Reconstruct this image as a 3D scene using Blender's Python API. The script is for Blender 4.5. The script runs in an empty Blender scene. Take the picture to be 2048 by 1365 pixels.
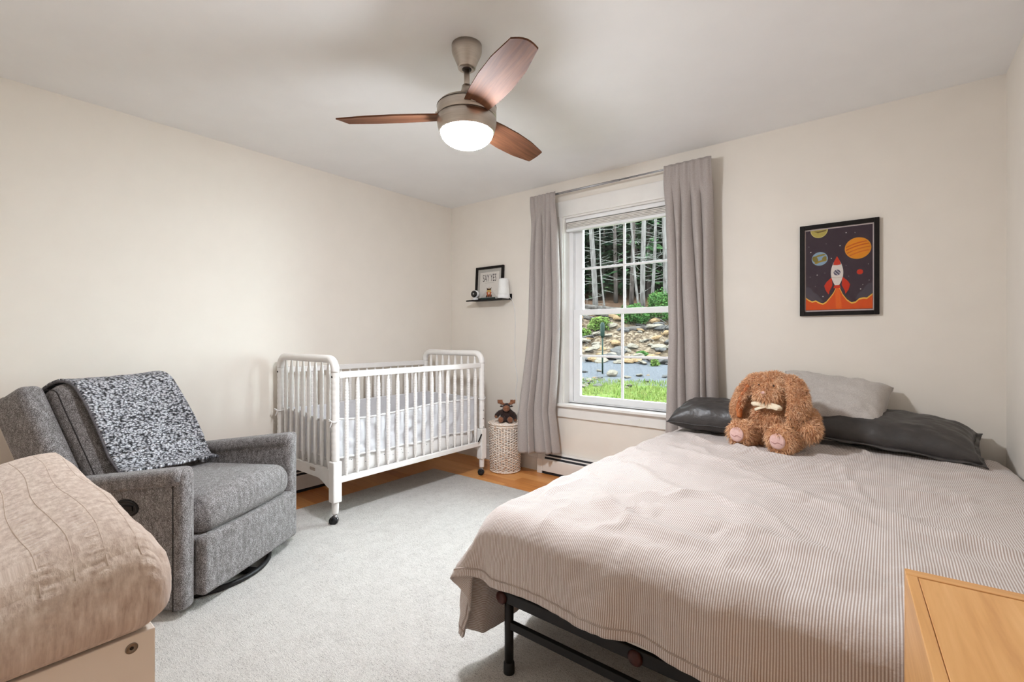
import bpy, bmesh, math, random
import numpy as np
from mathutils import Vector, Matrix, Euler, noise

random.seed(7)
scene = bpy.context.scene
COL = scene.collection
PI = math.pi

# ------------------------------------------------------------------ camera
cam_data = bpy.data.cameras.new('camera')
cam_data.sensor_width = 36.0
cam_data.lens = 941.0 * 36.0 / 2048.0
cam_data.shift_y = -8.3 / 2048.0
cam_data.clip_start = 0.02
cam_data.clip_end = 300
cam = bpy.data.objects.new('camera', cam_data)
cam.location = (0, 0, 1.15)
cam.rotation_euler = (PI / 2, 0, math.radians(38.74))
COL.objects.link(cam)
scene.camera = cam

# ------------------------------------------------------------------ sky and exposure
SKY = 22.0
LAMP = 180.0
world = bpy.data.worlds.new('overcast_sky')
scene.world = world
world.use_nodes = True
bgn = world.node_tree.nodes['Background']
bgn.inputs['Color'].default_value = (0.84, 0.93, 1.0, 1)
bgn.inputs['Strength'].default_value = SKY
vs = scene.view_settings
vs.view_transform = 'Standard'
vs.look = 'None'
vs.gamma = 1.0
vs.use_curve_mapping = False
vs.exposure = 0.77
scene.cycles.max_bounces = 7
scene.cycles.diffuse_bounces = 5
scene.cycles.transparent_max_bounces = 12
scene.cycles.glossy_bounces = 3
scene.cycles.use_adaptive_sampling = True
scene.cycles.adaptive_threshold = 0.08
scene.cycles.adaptive_min_samples = 24
scene.cycles.sample_clamp_indirect = 6.0
scene.cycles.use_denoising = True
scene.cycles.use_light_tree = False

# ------------------------------------------------------------------ helpers
def S(r, g, b):
    def c(u):
        u /= 255.0
        return u / 12.92 if u <= 0.04045 else ((u + 0.055) / 1.055) ** 2.4
    return (c(r), c(g), c(b), 1.0)

class NT:
    """small wrapper to write node trees tersely"""
    def __init__(self, name):
        self.mat = bpy.data.materials.new(name)
        self.mat.use_nodes = True
        self.t = self.mat.node_tree
        self.b = self.t.nodes['Principled BSDF']
        self.out = self.t.nodes['Material Output']
    def n(self, kind, **kw):
        nd = self.t.nodes.new(kind)
        for k, v in kw.items():
            setattr(nd, k, v)
        return nd
    def l(self, a, b):
        self.t.links.new(a, b)
    def coord(self, which='Object', scale=(1, 1, 1), rot=(0, 0, 0)):
        tc = self.n('ShaderNodeTexCoord')
        mp = self.n('ShaderNodeMapping')
        mp.inputs['Scale'].default_value = scale
        mp.inputs['Rotation'].default_value = rot
        self.l(tc.outputs[which], mp.inputs['Vector'])
        return mp.outputs['Vector']
    def noise(self, vec, scale, detail=3, rough=0.55, dist=0.0):
        nd = self.n('ShaderNodeTexNoise')
        nd.inputs['Scale'].default_value = scale
        nd.inputs['Detail'].default_value = detail
        nd.inputs['Roughness'].default_value = rough
        nd.inputs['Distortion'].default_value = dist
        self.l(vec, nd.inputs['Vector'])
        return nd.outputs['Fac']
    def ramp(self, fac, stops):
        r = self.n('ShaderNodeValToRGB')
        el = r.color_ramp.elements
        el[0].position, el[0].color = stops[0]
        el[1].position, el[1].color = stops[1]
        for p, c in stops[2:]:
            e = el.new(p); e.color = c
        self.l(fac, r.inputs['Fac'])
        return r.outputs['Color']
    def math(self, op, a, b=None, c=None):
        m = self.n('ShaderNodeMath', operation=op)
        for i, x in enumerate((a, b, c)):
            if x is None: continue
            if isinstance(x, (int, float)): m.inputs[i].default_value = x
            else: self.l(x, m.inputs[i])
        return m.outputs[0]
    def mixc(self, fac, a, b):
        m = self.n('ShaderNodeMix', data_type='RGBA')
        for idx, x in ((0, fac), (6, a), (7, b)):
            if isinstance(x, (int, float, tuple)): m.inputs[idx].default_value = x
            else: self.l(x, m.inputs[idx])
        return m.outputs[2]
    def bump(self, h, strength=0.3, dist=0.01):
        bp = self.n('ShaderNodeBump')
        bp.inputs['Strength'].default_value = strength
        bp.inputs['Distance'].default_value = dist
        self.l(h, bp.inputs['Height'])
        self.l(bp.outputs['Normal'], self.b.inputs['Normal'])
    def color(self, c):
        if isinstance(c, tuple): self.b.inputs['Base Color'].default_value = c
        else: self.l(c, self.b.inputs['Base Color'])
    def setp(self, rough=0.6, metal=0.0, spec=0.4, sheen=0.0):
        self.b.inputs['Roughness'].default_value = rough
        self.b.inputs['Metallic'].default_value = metal
        self.b.inputs['Specular IOR Level'].default_value = spec
        self.b.inputs['Sheen Weight'].default_value = sheen

def plain(name, c1, c2=None, scale=40, rough=0.6, metal=0.0, spec=0.4, bump=0.0, bscale=None,
          bdist=0.004, stretch=(1, 1, 1), sheen=0.0, lo=0.35, hi=0.65, detail=3):
    """base colour with a procedural noise variation and fine relief"""
    t = NT(name)
    if c2 is None:
        c2 = tuple(min(1, x * 0.93) for x in c1[:3]) + (1,)
    v = t.coord('Object', stretch)
    f = t.noise(v, scale, detail)
    t.color(t.ramp(f, [(lo, c1), (hi, c2)]))
    t.setp(rough, metal, spec, sheen)
    if bump:
        t.bump(t.noise(v, bscale or scale, 3), bump, bdist)
    return t.mat

def wood(name, c1, c2, axis=0, fine=60, rough=0.45, c3=None, spec=0.4):
    t = NT(name)
    sc = [1, 1, 1]
    sc = [12, 12, 12]; sc[axis] = 0.8
    v = t.coord('Object', tuple(sc))
    a = t.noise(v, 3.0, 4, 0.6, 0.6)
    sc2 = [fine, fine, fine]; sc2[axis] = 2.0
    v2 = t.coord('Object', tuple(sc2))
    b = t.noise(v2, 3.0, 3)
    fac = t.math('ADD', t.math('MULTIPLY', a, 0.72), t.math('MULTIPLY', b, 0.28))
    stops = [(0.34, c1), (0.66, c2)]
    if c3: stops.append((0.5, c3))
    t.color(t.ramp(fac, stops))
    t.setp(rough, 0, spec)
    t.bump(b, 0.08, 0.002)
    return t.mat

WM = {}     # world matrix of every thing / part made here

def setprops(o, label=None, cat=None, group=None, kind=None):
    if label: o['label'] = label
    if cat: o['category'] = cat
    if group: o['group'] = group
    if kind: o['kind'] = kind
    return o

def thing(name, label=None, cat=None, loc=(0, 0, 0), rotz=0.0, group=None, kind=None):
    o = bpy.data.objects.new(name, None)
    o.empty_display_size = 0.1
    o.location = loc
    o.rotation_euler = (0, 0, rotz)
    COL.objects.link(o)
    WM[o] = Matrix.Translation(loc) @ Matrix.Rotation(rotz, 4, 'Z')
    return setprops(o, label, cat, group, kind)

def link(name, me, parent=None, loc=None):
    o = bpy.data.objects.new(name, me)
    COL.objects.link(o)
    if parent is not None:
        o.parent = parent
        WM[o] = WM[parent]
    else:
        WM[o] = Matrix.Identity(4)
    if loc is not None:
        o.location = loc
        WM[o] = WM[o] @ Matrix.Translation(loc)
    return o

class MB:
    """mesh builder: collects shapes of ONE part"""
    def __init__(self):
        self.v = []; self.f = []; self.uv = None
    def add(self, vs, fs, mat=None):
        n = len(self.v)
        if mat is not None:
            vs = [mat @ Vector(p) for p in vs]
        self.v.extend([tuple(p) for p in vs])
        self.f.extend([tuple(i + n for i in q) for q in fs])
        return self
    def box(self, x0, x1, y0, y1, z0, z1, mat=None):
        vs = [(x0, y0, z0), (x1, y0, z0), (x1, y1, z0), (x0, y1, z0), (x0, y0, z1), (x1, y0, z1), (x1, y1, z1), (x0, y1, z1)]
        fs = [(3, 2, 1, 0), (4, 5, 6, 7), (0, 1, 5, 4), (1, 2, 6, 5), (2, 3, 7, 6), (3, 0, 4, 7)]
        return self.add(vs, fs, mat)
    def lathe(self, prof, n=24, mat=None, caps=True):
        vs = []; fs = []
        m = len(prof)
        for r, z in prof:
            for k in range(n):
                a = 2 * PI * k / n
                vs.append((r * math.cos(a), r * math.sin(a), z))
        for i in range(m - 1):
            for k in range(n):
                k2 = (k + 1) % n
                fs.append((i * n + k, i * n + k2, (i + 1) * n + k2, (i + 1) * n + k))
        if caps:
            fs.append(tuple(range(n - 1, -1, -1)))
            fs.append(tuple((m - 1) * n + k for k in range(n)))
        return self.add(vs, fs, mat)
    def tube(self, pts, r, n=8, closed=False, flat=None, mat=None, up=None):
        """r: radius or list; flat: list of (ra, rb) ellipse radii in the frame"""
        P = [Vector(p) for p in pts]
        m = len(P)
        T = []
        for i in range(m):
            if closed: t = P[(i + 1) % m] - P[i - 1]
            else: t = P[min(i + 1, m - 1)] - P[max(i - 1, 0)]
            T.append(t.normalized())
        ref = Vector(up) if up else (Vector((0, 0, 1)) if abs(T[0].z) < 0.9 else Vector((1, 0, 0)))
        nrm = (ref - T[0] * ref.dot(T[0])).normalized()
        vs = []; fs = []
        for i in range(m):
            nrm = (nrm - T[i] * nrm.dot(T[i])).normalized()
            bi = T[i].cross(nrm)
            for k in range(n):
                a = 2 * PI * k / n
                if flat: ra, rb = flat[i] if isinstance(flat, list) else flat
                else:
                    ra = rb = (r[i] if isinstance(r, (list, tuple)) else r)
                vs.append(P[i] + nrm * (ra * math.cos(a)) + bi * (rb * math.sin(a)))
        seg = m if closed else m - 1
        for i in range(seg):
            j = (i + 1) % m
            for k in range(n):
                k2 = (k + 1) % n
                fs.append((i * n + k, i * n + k2, j * n + k2, j * n + k))
        if not closed:
            fs.append(tuple(range(n - 1, -1, -1)))
            fs.append(tuple((m - 1) * n + k for k in range(n)))
        return self.add(vs, fs, mat)
    def grid(self, fn, nu, nv, mat=None, wrap=False):
        vs = []; fs = []
        for j in range(nv + 1):
            for i in range(nu + (0 if wrap else 1)):
                vs.append(fn(i / nu, j / nv))
        w = nu if wrap else nu + 1
        for j in range(nv):
            for i in range(nu):
                i2 = (i + 1) % w if wrap else i + 1
                fs.append((j * w + i, j * w + i2, (j + 1) * w + i2, (j + 1) * w + i))
        return self.add(vs, fs, mat)
    def rbox(self, c, h, r, m=6, e=4, fn=None, mat=None):
        """box with rounded edges: centre c, half sizes h, radius r; fn deforms each point (unit coords, point)"""
        ax = []
        for k in range(3):
            inner = h[k] - r
            a = [-h[k] + r * (1 - math.cos(PI / 2 * i / e)) for i in range(e)]
            mid = [-inner + 2 * inner * i / m for i in range(m + 1)]
            ax.append(a + mid + [-x for x in reversed(a)])
        key = {}; vs = []; fs = []
        def vid(p):
            kk = tuple(round(x, 6) for x in p)
            if kk in key: return key[kk]
            q = [max(-(h[i] - r), min(h[i] - r, p[i])) for i in range(3)]
            d = Vector(p) - Vector(q)
            o = Vector(q) + (d.normalized() * r if d.length > 1e-9 else d)
            u = (p[0] / h[0], p[1] / h[1], p[2] / h[2])
            if fn: o = Vector(fn(u, o))
            key[kk] = len(vs)
            vs.append(o + Vector(c))
            return key[kk]
        for k in range(3):
            a, b = (k + 1) % 3, (k + 2) % 3
            for s in (-1, 1):
                A, B = ax[a], ax[b]
                for i in range(len(A) - 1):
                    for j in range(len(B) - 1):
                        q = []
                        for (x, y) in ((A[i], B[j]), (A[i + 1], B[j]), (A[i + 1], B[j + 1]), (A[i], B[j + 1])):
                            p = [0, 0, 0]
                            p[k] = s * h[k]; p[a] = x; p[b] = y
                            q.append(vid(p))
                        if s < 0: q.reverse()
                        if len(set(q)) >= 3: fs.append(tuple(q))
        return self.add(vs, fs, mat)
    def ell(self, c, rad, n=14, rot=None):
        vs = []; fs = []
        m = n // 2 + 2
        R = rot or Matrix.Identity(3)
        for i in range(m + 1):
            th = PI * i / m
            for k in range(n):
                a = 2 * PI * k / n
                p = Vector((rad[0] * math.sin(th) * math.cos(a), rad[1] * math.sin(th) * math.sin(a), -rad[2] * math.cos(th)))
                vs.append(R @ p + Vector(c))
        for i in range(m):
            for k in range(n):
                k2 = (k + 1) % n
                fs.append((i * n + k, i * n + k2, (i + 1) * n + k2, (i + 1) * n + k))
        return self.add(vs, fs)
    def mesh(self, name, mat, smooth=False):
        me = bpy.data.meshes.new(name)
        me.from_pydata(self.v, [], self.f)
        me.update()
        if smooth: me.polygons.foreach_set('use_smooth', [True] * len(me.polygons))
        if mat: me.materials.append(mat)
        return me
    def build(self, name, mat, parent=None, smooth=False, world=False, bevel=0.0, seg=2, sub=0, solid=0.0, clean=False):
        if world and parent is not None:
            inv = WM[parent].inverted()
            self.v = [tuple(inv @ Vector(p)) for p in self.v]
        me = self.mesh(name, mat, smooth)
        if clean:
            bm = bmesh.new(); bm.from_mesh(me)
            bmesh.ops.remove_doubles(bm, verts=bm.verts, dist=1e-5)
            bmesh.ops.recalc_face_normals(bm, faces=bm.faces)
            bm.to_mesh(me); bm.free()
        o = link(name, me, parent)
        if solid:
            md = o.modifiers.new('solid', 'SOLIDIFY'); md.thickness = solid; md.offset = -1
        if bevel:
            md = o.modifiers.new('bevel', 'BEVEL'); md.width = bevel; md.segments = seg; md.limit_method = 'ANGLE'
        if sub:
            md = o.modifiers.new('sub', 'SUBSURF'); md.levels = sub; md.render_levels = sub
        return o

def bx(name, b, mat, parent=None, bevel=0.0, world=True, seg=2):
    return MB().box(*b).build(name, mat, parent, world=world, bevel=bevel, seg=seg)

def fuse(parts, voxel, smooth=6, mat=None, name='body'):
    """one continuous skin over overlapping ellipsoids and limbs (voxel remesh)"""
    me = parts.mesh(name, mat, True)
    bm = bmesh.new(); bm.from_mesh(me)
    bmesh.ops.remove_doubles(bm, verts=bm.verts, dist=1e-6)
    bmesh.ops.recalc_face_normals(bm, faces=bm.faces)
    bm.to_mesh(me); bm.free()
    o = bpy.data.objects.new('tmp', me)
    COL.objects.link(o)
    md = o.modifiers.new('r', 'REMESH'); md.mode = 'VOXEL'; md.voxel_size = voxel; md.use_smooth_shade = True
    sm = o.modifiers.new('s', 'SMOOTH'); sm.iterations = smooth; sm.factor = 0.5
    dg = bpy.context.evaluated_depsgraph_get()
    dg.update()
    res = bpy.data.meshes.new_from_object(o.evaluated_get(dg), preserve_all_data_layers=True, depsgraph=dg)
    bpy.data.objects.remove(o)
    res.name = name
    res.polygons.foreach_set('use_smooth', [True] * len(res.polygons))
    if mat and not res.materials: res.materials.append(mat)
    return res

def tufts(me, n, length, width, seed=1, droop=0.25, spread=0.55, keep=None):
    """short tapered strands rooted on a mesh"""
    rng = np.random.default_rng(seed)
    me.calc_loop_triangles()
    tri = np.empty(len(me.loop_triangles) * 3, np.int32)
    me.loop_triangles.foreach_get('vertices', tri); tri = tri.reshape(-1, 3)
    co = np.empty(len(me.vertices) * 3); me.vertices.foreach_get('co', co); co = co.reshape(-1, 3)
    A, B, C = co[tri[:, 0]], co[tri[:, 1]], co[tri[:, 2]]
    cr = np.cross(B - A, C - A); ar = np.linalg.norm(cr, axis=1)
    nr = cr / np.maximum(ar[:, None], 1e-12)
    idx = rng.choice(len(tri), n, p=ar / ar.sum())
    u, v = rng.random(n), rng.random(n)
    fl = u + v > 1; u[fl] = 1 - u[fl]; v[fl] = 1 - v[fl]
    P = A[idx] + (B - A)[idx] * u[:, None] + (C - A)[idx] * v[:, None]
    N = nr[idx]
    if keep is not None:
        k = keep(P); P, N = P[k], N[k]; n = len(P)
    D = N + rng.normal(0, spread, (n, 3)) + np.array([0, 0, -droop])
    # keep strands leaning together in clumps
    cl = np.sin(P * 95.0 + np.array([0.3, 1.7, 2.9])) ; D = D + 0.35 * cl[:, [1, 2, 0]]
    D /= np.linalg.norm(D, axis=1)[:, None]
    dn = (D * N).sum(1); D = D + N * np.maximum(0, 0.15 - dn)[:, None]
    L = length * (0.6 + 0.8 * rng.random(n))
    Tn = np.cross(D, rng.normal(0, 1, (n, 3))); Tn /= np.linalg.norm(Tn, axis=1)[:, None]
    w = width * (0.7 + 0.6 * rng.random(n))
    b0 = P - N * length * 0.1
    m0 = P + D * (L * 0.55)[:, None]
    tip = P + (D + np.array([0, 0, -droop])) * L[:, None]
    V = np.concatenate([b0 - Tn * w[:, None] / 2, b0 + Tn * w[:, None] / 2, m0 + Tn * w[:, None] * 0.4, m0 - Tn * w[:, None] * 0.4, tip])
    i = np.arange(n)
    F = [tuple(x) for x in np.stack([i, i + n, i + 2 * n, i + 3 * n], 1)] + [tuple(x) for x in np.stack([i + 3 * n, i + 2 * n, i + 4 * n], 1)]
    out = bpy.data.meshes.new('fur')
    out.from_pydata([tuple(p) for p in V], [], F)
    out.update()
    return out

def lerp(a, b, t): return a + (b - a) * t
def sstep(a, b, x):
    t = max(0.0, min(1.0, (x - a) / (b - a)))
    return t * t * (3 - 2 * t)
def interp(x, xs, ys):
    return float(np.interp(x, xs, ys))
def fbm(x, y, z=0.0, o=4):
    return noise.fractal(Vector((x, y, z)), 1.0, 2.0, o)
def extrude_poly(mb, poly, mat=None, z0=0.0, z1=0.01):
    """prism of a 2-D outline (x, y) between z0 and z1"""
    n = len(poly)
    vs = [(x, y, z0) for x, y in poly] + [(x, y, z1) for x, y in poly]
    fs = [tuple(range(n - 1, -1, -1)), tuple(range(n, 2 * n))]
    for i in range(n):
        j = (i + 1) % n
        fs.append((i, j, j + n, i + n))
    return mb.add(vs, fs, mat)

# ------------------------------------------------------------------ materials of the room
m_wall = plain('wall_paint', S(235, 228, 218), S(233, 226, 216), 6, 0.75, bump=0.05, bscale=220, bdist=0.001, spec=0.25)
m_ceil = plain('ceiling_paint', S(245, 245, 245), S(243, 243, 243), 5, 0.85, bump=0.04, bscale=200, bdist=0.001, spec=0.2)
m_trim = plain('white_trim_paint', S(238, 235, 230), S(234, 231, 226), 8, 0.35, spec=0.45)
m_vinyl = plain('white_vinyl', S(240, 240, 240), S(236, 236, 236), 8, 0.3, spec=0.5)
m_white = plain('white_crib_paint', S(242, 239, 236), S(237, 234, 230), 10, 0.32, spec=0.5)
m_black = plain('black_metal', S(20, 18, 18), S(26, 24, 24), 30, 0.45, spec=0.3)
m_rubber = plain('black_rubber', S(20, 20, 22), S(26, 26, 28), 40, 0.6)
m_chrome = plain('chrome', S(190, 190, 192), S(170, 170, 172), 20, 0.2, 1.0)
m_floorbase = plain('subfloor', S(90, 58, 32), S(80, 50, 28), 10, 0.8)

# ------------------------------------------------------------------ room shell
XL, XR, YB, YN, ZC = -3.438, 0.446, 3.312, -0.31, 2.44
T = 0.12
WXL, WXR, WZB, WZT = -2.112, -1.148, 0.588, 2.142     # window opening

def struct(name, mb, mat, parent=None, **k):
    o = mb.build(name, mat, parent, **k)
    if parent is None: o['kind'] = 'structure'
    return o

def beam(name, x0, x1, y0, y1, z0, z1, mat):
    return struct(name, MB().box(x0, x1, y0, y1, z0, z1), mat)

beam('wall_left', XL - T, XL, YN - T, YB + 0.19, 0, ZC, m_wall)
beam('wall_right', XR, XR + T, YN - T, YB + 0.19, 0, ZC, m_wall)
beam('wall_front', XL, XR, YN - T, YN, 0, ZC, m_wall)
wb = MB()
wb.box(XL, WXL, YB, YB + 0.19, 0, ZC).box(WXR, XR, YB, YB + 0.19, 0, ZC)
wb.box(WXL, WXR, YB, YB + 0.19, 0, WZB).box(WXL, WXR, YB, YB + 0.19, WZT, ZC)
struct('wall_back', wb, m_wall)
beam('ceiling', XL - T, XR + T, YN - T, YB + 0.19, ZC, ZC + 0.1, m_ceil)
floor = beam('floor', XL - T, XR + T, YN - T, YB + 0.19, -0.12, -0.014, m_floorbase)

# wood planks of the floor, boards running along the back wall
plank_mats = [wood('floor_plank_wood_%d' % i, S(*a), S(*b), 0, 70, 0.33) for i, (a, b) in enumerate(
    [((222, 156, 88), (198, 128, 66)), ((212, 144, 78), (186, 114, 56)), ((228, 164, 98), (204, 138, 74))])]
PW = 0.105
rng = random.Random(3)
row = 0
y = YN
pm_cache = {}
while y < YB - 1e-6:
    w = min(PW, YB - y)
    x = XL
    L0 = rng.choice((0.5, 0.8, 1.1, 1.4))
    while x < XR - 1e-6:
        L = min(L0, XR - x)
        key = (round(L, 3), round(w, 3), rng.randrange(3))
        if key not in pm_cache:
            pm_cache[key] = MB().box(0.0006, L - 0.0006, 0.0006, w - 0.0006, -0.014, 0).mesh('plank', plank_mats[key[2]])
        pl = link('plank', pm_cache[key], floor, (x, y, 0))
        x += L
        L0 = rng.choice((1.2, 1.5, 1.8))
    y += w
    row += 1

def baseboard(name, p0, p1, inward):
    """moulded skirting from p0 to p1, profile pointing inward"""
    prof = [(0, 0), (0.014, 0), (0.014, 0.105), (0.010, 0.112), (0.010, 0.128), (0.004, 0.138), (0, 0.138)]
    a = Vector((p0[0], p0[1], 0)); b = Vector((p1[0], p1[1], 0)); n = Vector((inward[0], inward[1], 0))
    mb = MB()
    vs = [a + n * d + Vector((0, 0, z)) for d, z in prof] + [b + n * d + Vector((0, 0, z)) for d, z in prof]
    k = len(prof)
    fs = [tuple(range(k)), tuple(range(2 * k - 1, k - 1, -1))] + [(i, i + k, (i + 1) % k + k, (i + 1) % k) for i in range(k)]
    mb.add(vs, fs)
    return struct(name, mb, m_trim, clean=True)
baseboard('baseboard_left', (XL, YN), (XL, YB), (1, 0))
baseboard('baseboard_back', (XL + 0.015, YB), (-2.34, YB), (0, -1))
baseboard('baseboard_right', (XR, YB - 0.07), (XR, YN), (-1, 0))
baseboard('baseboard_front', (XL + 0.015, YN), (XR - 0.015, YN), (0, 1))

# ------------------------------------------------------------------ window in the back wall
def glass_mat(name='window_glass', tint=(0.90, 0.93, 0.92, 1), ior=1.35):
    t = NT(name)
    tr = t.n('ShaderNodeBsdfTransparent'); tr.inputs['Color'].default_value = tint
    gl = t.n('ShaderNodeBsdfGlossy'); gl.inputs['Roughness'].default_value = 0.02
    fr = t.n('ShaderNodeFresnel'); fr.inputs['IOR'].default_value = ior
    mx = t.n('ShaderNodeMixShader')
    t.l(fr.outputs[0], mx.inputs[0]); t.l(tr.outputs[0], mx.inputs[1]); t.l(gl.outputs[0], mx.inputs[2])
    t.l(mx.outputs[0], t.out.inputs['Surface'])
    return t.mat
m_glass = glass_mat()
m_pglass = glass_mat('picture_glass', (0.985, 0.985, 0.985, 1), 1.22)
win = thing('window_1', 'white double hung window with muntins between grey curtains', None, (-1.63, YB, 0.49), kind='structure')
def wx(name, *b, bevel=0.002, mat=m_trim, parent=win):
    return bx(name, b, mat, parent, bevel)
# jamb lining inside the wall thickness
jm = MB()
jm.box(WXL, WXL + 0.012, YB - 0.002, YB + 0.185, WZB + 0.012, WZT - 0.012).box(WXR - 0.012, WXR, YB - 0.002, YB + 0.185, WZB + 0.012, WZT - 0.012)
jm.box(WXL, WXR, YB - 0.002, YB + 0.185, WZT - 0.012, WZT).box(WXL, WXR, YB + 0.05, YB + 0.185, WZB, WZB + 0.012)
jm.build('jamb', m_trim, win, world=True)
wx('casing', WXL - 0.105, WXL + 0.004, YB - 0.019, YB, 0.60, WZT)
wx('casing', WXR - 0.004, WXR + 0.105, YB - 0.019, YB, 0.60, WZT)
wx('head_casing', WXL - 0.118, WXR + 0.118, YB - 0.022, YB, WZT, WZT + 0.126)
wx('sill', WXL - 0.125, WXR + 0.125, YB - 0.045, YB + 0.10, 0.577, 0.60, bevel=0.004)
ap = MB()
apy0, apy1 = YB - 0.018, YB
vs = [(WXL - 0.118, z, 0) for z in (0,)]
pts = [(WXL - 0.105, 0.577), (WXL - 0.068, 0.488), (WXR + 0.068, 0.488), (WXR + 0.105, 0.577)]
v_ = [(x, apy0, z) for x, z in pts] + [(x, apy1, z) for x, z in pts]
ap.add(v_, [(0, 1, 2, 3), (7, 6, 5, 4), (0, 4, 5, 1), (1, 5, 6, 2), (2, 6, 7, 3), (3, 7, 4, 0)])
ap.build('apron', m_trim, win, world=True, bevel=0.002)
# vinyl frame behind the lining
vf = MB()
ay0, ay1 = YB + 0.075, YB + 0.18
vf.box(WXL + 0.012, WXL + 0.046, ay0, ay1, WZB + 0.012, WZT - 0.012).box(WXR - 0.046, WXR - 0.012, ay0, ay1, WZB + 0.012, WZT - 0.012)
vf.box(WXL + 0.046, WXR - 0.046, ay0, ay1, WZT - 0.05, WZT - 0.012).box(WXL + 0.046, WXR - 0.046, ay0, ay1, WZB + 0.012, WZB + 0.022)
vf.box(WXL + 0.046, WXL + 0.056, ay0 + 0.045, ay0 + 0.055, WZB + 0.03, WZT - 0.05)
vf.build('vinyl_frame', m_vinyl, win, world=True, bevel=0.0015)

def sash(y0, y1, x0, x1, z0, z1, rail_t, rail_b, stile, munt_z, label):
    m = MB()
    m.box(x0, x0 + stile, y0, y1, z0, z1).box(x1 - stile, x1, y0, y1, z0, z1)
    m.box(x0 + stile, x1 - stile, y0, y1, z0, z0 + rail_b).box(x0 + stile, x1 - stile, y0, y1, z1 - rail_t, z1)
    s = m.build('sash', m_vinyl, win, world=True, bevel=0.003)
    s['label'] = label
    gx0, gx1, gz0, gz1 = x0 + stile, x1 - stile, z0 + rail_b, z1 - rail_t
    cx = (gx0 + gx1) / 2
    yc = (y0 + y1) / 2
    for (a, b) in ((gx0, cx), (cx, gx1)):
        for (c, d) in ((gz0, munt_z), (munt_z, gz1)):
            MB().box(a, b, yc - 0.002, yc + 0.002, c, d).build('pane', m_glass, s, world=True)
    MB().box(cx - 0.009, cx + 0.009, yc - 0.009, yc + 0.009, gz0, gz1).build('muntin', m_vinyl, s, world=True, bevel=0.003)
    MB().box(gx0, gx1, yc - 0.0085, yc + 0.0085, munt_z - 0.009, munt_z + 0.009).build('muntin', m_vinyl, s, world=True, bevel=0.003)
SX0, SX1 = WXL + 0.048, WXR - 0.048
sash(YB + 0.085, YB + 0.118, SX0, SX1, 0.612, 1.375, 0.045, 0.05, 0.062, 0.993, 'lower window sash')
sash(YB + 0.120, YB + 0.153, SX0 + 0.004, SX1 - 0.004, 1.335, 2.092, 0.045, 0.04, 0.062, 1.718, 'upper window sash')

# pulled-up blind in the top of the opening
bl = thing('window_blind', 'white pleated blind pulled up at the top of the window', 'blind', (-1.63, YB + 0.04, 2.025))
bx('headrail', (WXL + 0.014, WXR - 0.014, YB + 0.018, YB + 0.062, 2.098, 2.129), m_vinyl, bl, 0.003)
m_blind = plain('blind_fabric', S(226, 222, 216), S(220, 216, 210), 60, 0.8)
for i in range(4):
    z0 = 2.092 - i * 0.0115
    bx('pleat', (WXL + 0.018, WXR - 0.018, YB + 0.022, YB + 0.058, z0 - 0.0095, z0), m_blind, bl, 0.0035)
bx('bottom_rail', (WXL + 0.016, WXR - 0.016, YB + 0.018, YB + 0.062, 2.022, 2.046), m_vinyl, bl, 0.004)
bx('pull_tab', (-1.65, -1.615, YB + 0.010, YB + 0.018, 2.030, 2.040), m_vinyl, bl, 0.002)

# ------------------------------------------------------------------ baseboard heaters
m_heat = plain('heater_enamel', S(232, 228, 222), S(226, 222, 216), 8, 0.4)
m_slot = plain('heater_slot_dark', S(38, 40, 44), S(30, 32, 36), 30, 0.6)
def heater(name, label, loc, rotz, L, depth):
    """local: x along the wall, y into the room (negative), back at y = 0"""
    h = thing(name, label, 'heater', loc, rotz)
    mb = MB()
    prof = [(-0.002, 0.022), (-depth, 0.022), (-depth, 0.118), (-depth * 0.52, 0.178), (-0.002, 0.178)]
    k = len(prof)
    vs = [(0.045, y, z) for y, z in prof] + [(L, y, z) for y, z in prof]
    fs = [tuple(range(k)), tuple(range(2 * k - 1, k - 1, -1))] + [(i, i + k, (i + 1) % k + k, (i + 1) % k) for i in range(k)]
    mb.add(vs, fs)
    mb.build('cover', m_heat, h, bevel=0.002, clean=True)
    e = MB()
    prof2 = [(-0.002, 0.0), (-depth - 0.003, 0.0), (-depth - 0.003, 0.120), (-depth * 0.52, 0.182), (-0.002, 0.182)]
    vs = [(0, y, z) for y, z in prof2] + [(0.05, y, z) for y, z in prof2]
    e.add(vs, fs)
    e.build('end_cap', m_heat, h, bevel=0.004, clean=True)
    # two dark slots in the sloping face
    sl = Vector((0, -depth * 0.52 + depth, 0.06)).normalized()
    for a, b in ((0.15, 0.40), (0.56, 0.80)):
        m = MB()
        q = []
        for t in (a, b):
            q.append(Vector((0, lerp(-depth, -depth * 0.52, t), lerp(0.118, 0.178, t))))
        nn = Vector((0, -0.06, depth * 0.48)).normalized() * 0.0012
        vs = [(0.075, q[0].y, q[0].z), (L - 0.03, q[0].y, q[0].z), (L - 0.03, q[1].y, q[1].z), (0.075, q[1].y, q[1].z)]
        vs2 = [tuple(Vector(p) + nn) for p in vs]
        m.add(vs + vs2, [(0, 1, 2, 3), (7, 6, 5, 4), (0, 4, 5, 1), (1, 5, 6, 2), (2, 6, 7, 3), (3, 7, 4, 0)])
        m.build('slot', m_slot, h, clean=True)
    MB().box(0.05, L, -depth + 0.006, -0.002, 0.0, 0.022).build('kick_gap', m_slot, h)
    return h
heater('baseboard_heater', 'low white baseboard heater on the wall behind the bed', (-2.335, YB, 0), 0, 2.70, 0.062)
heater('baseboard_heater', 'low baseboard heater on the wall under the white crib', (XL + 0.014, 1.0, 0), PI / 2, 1.05, 0.034)

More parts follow.
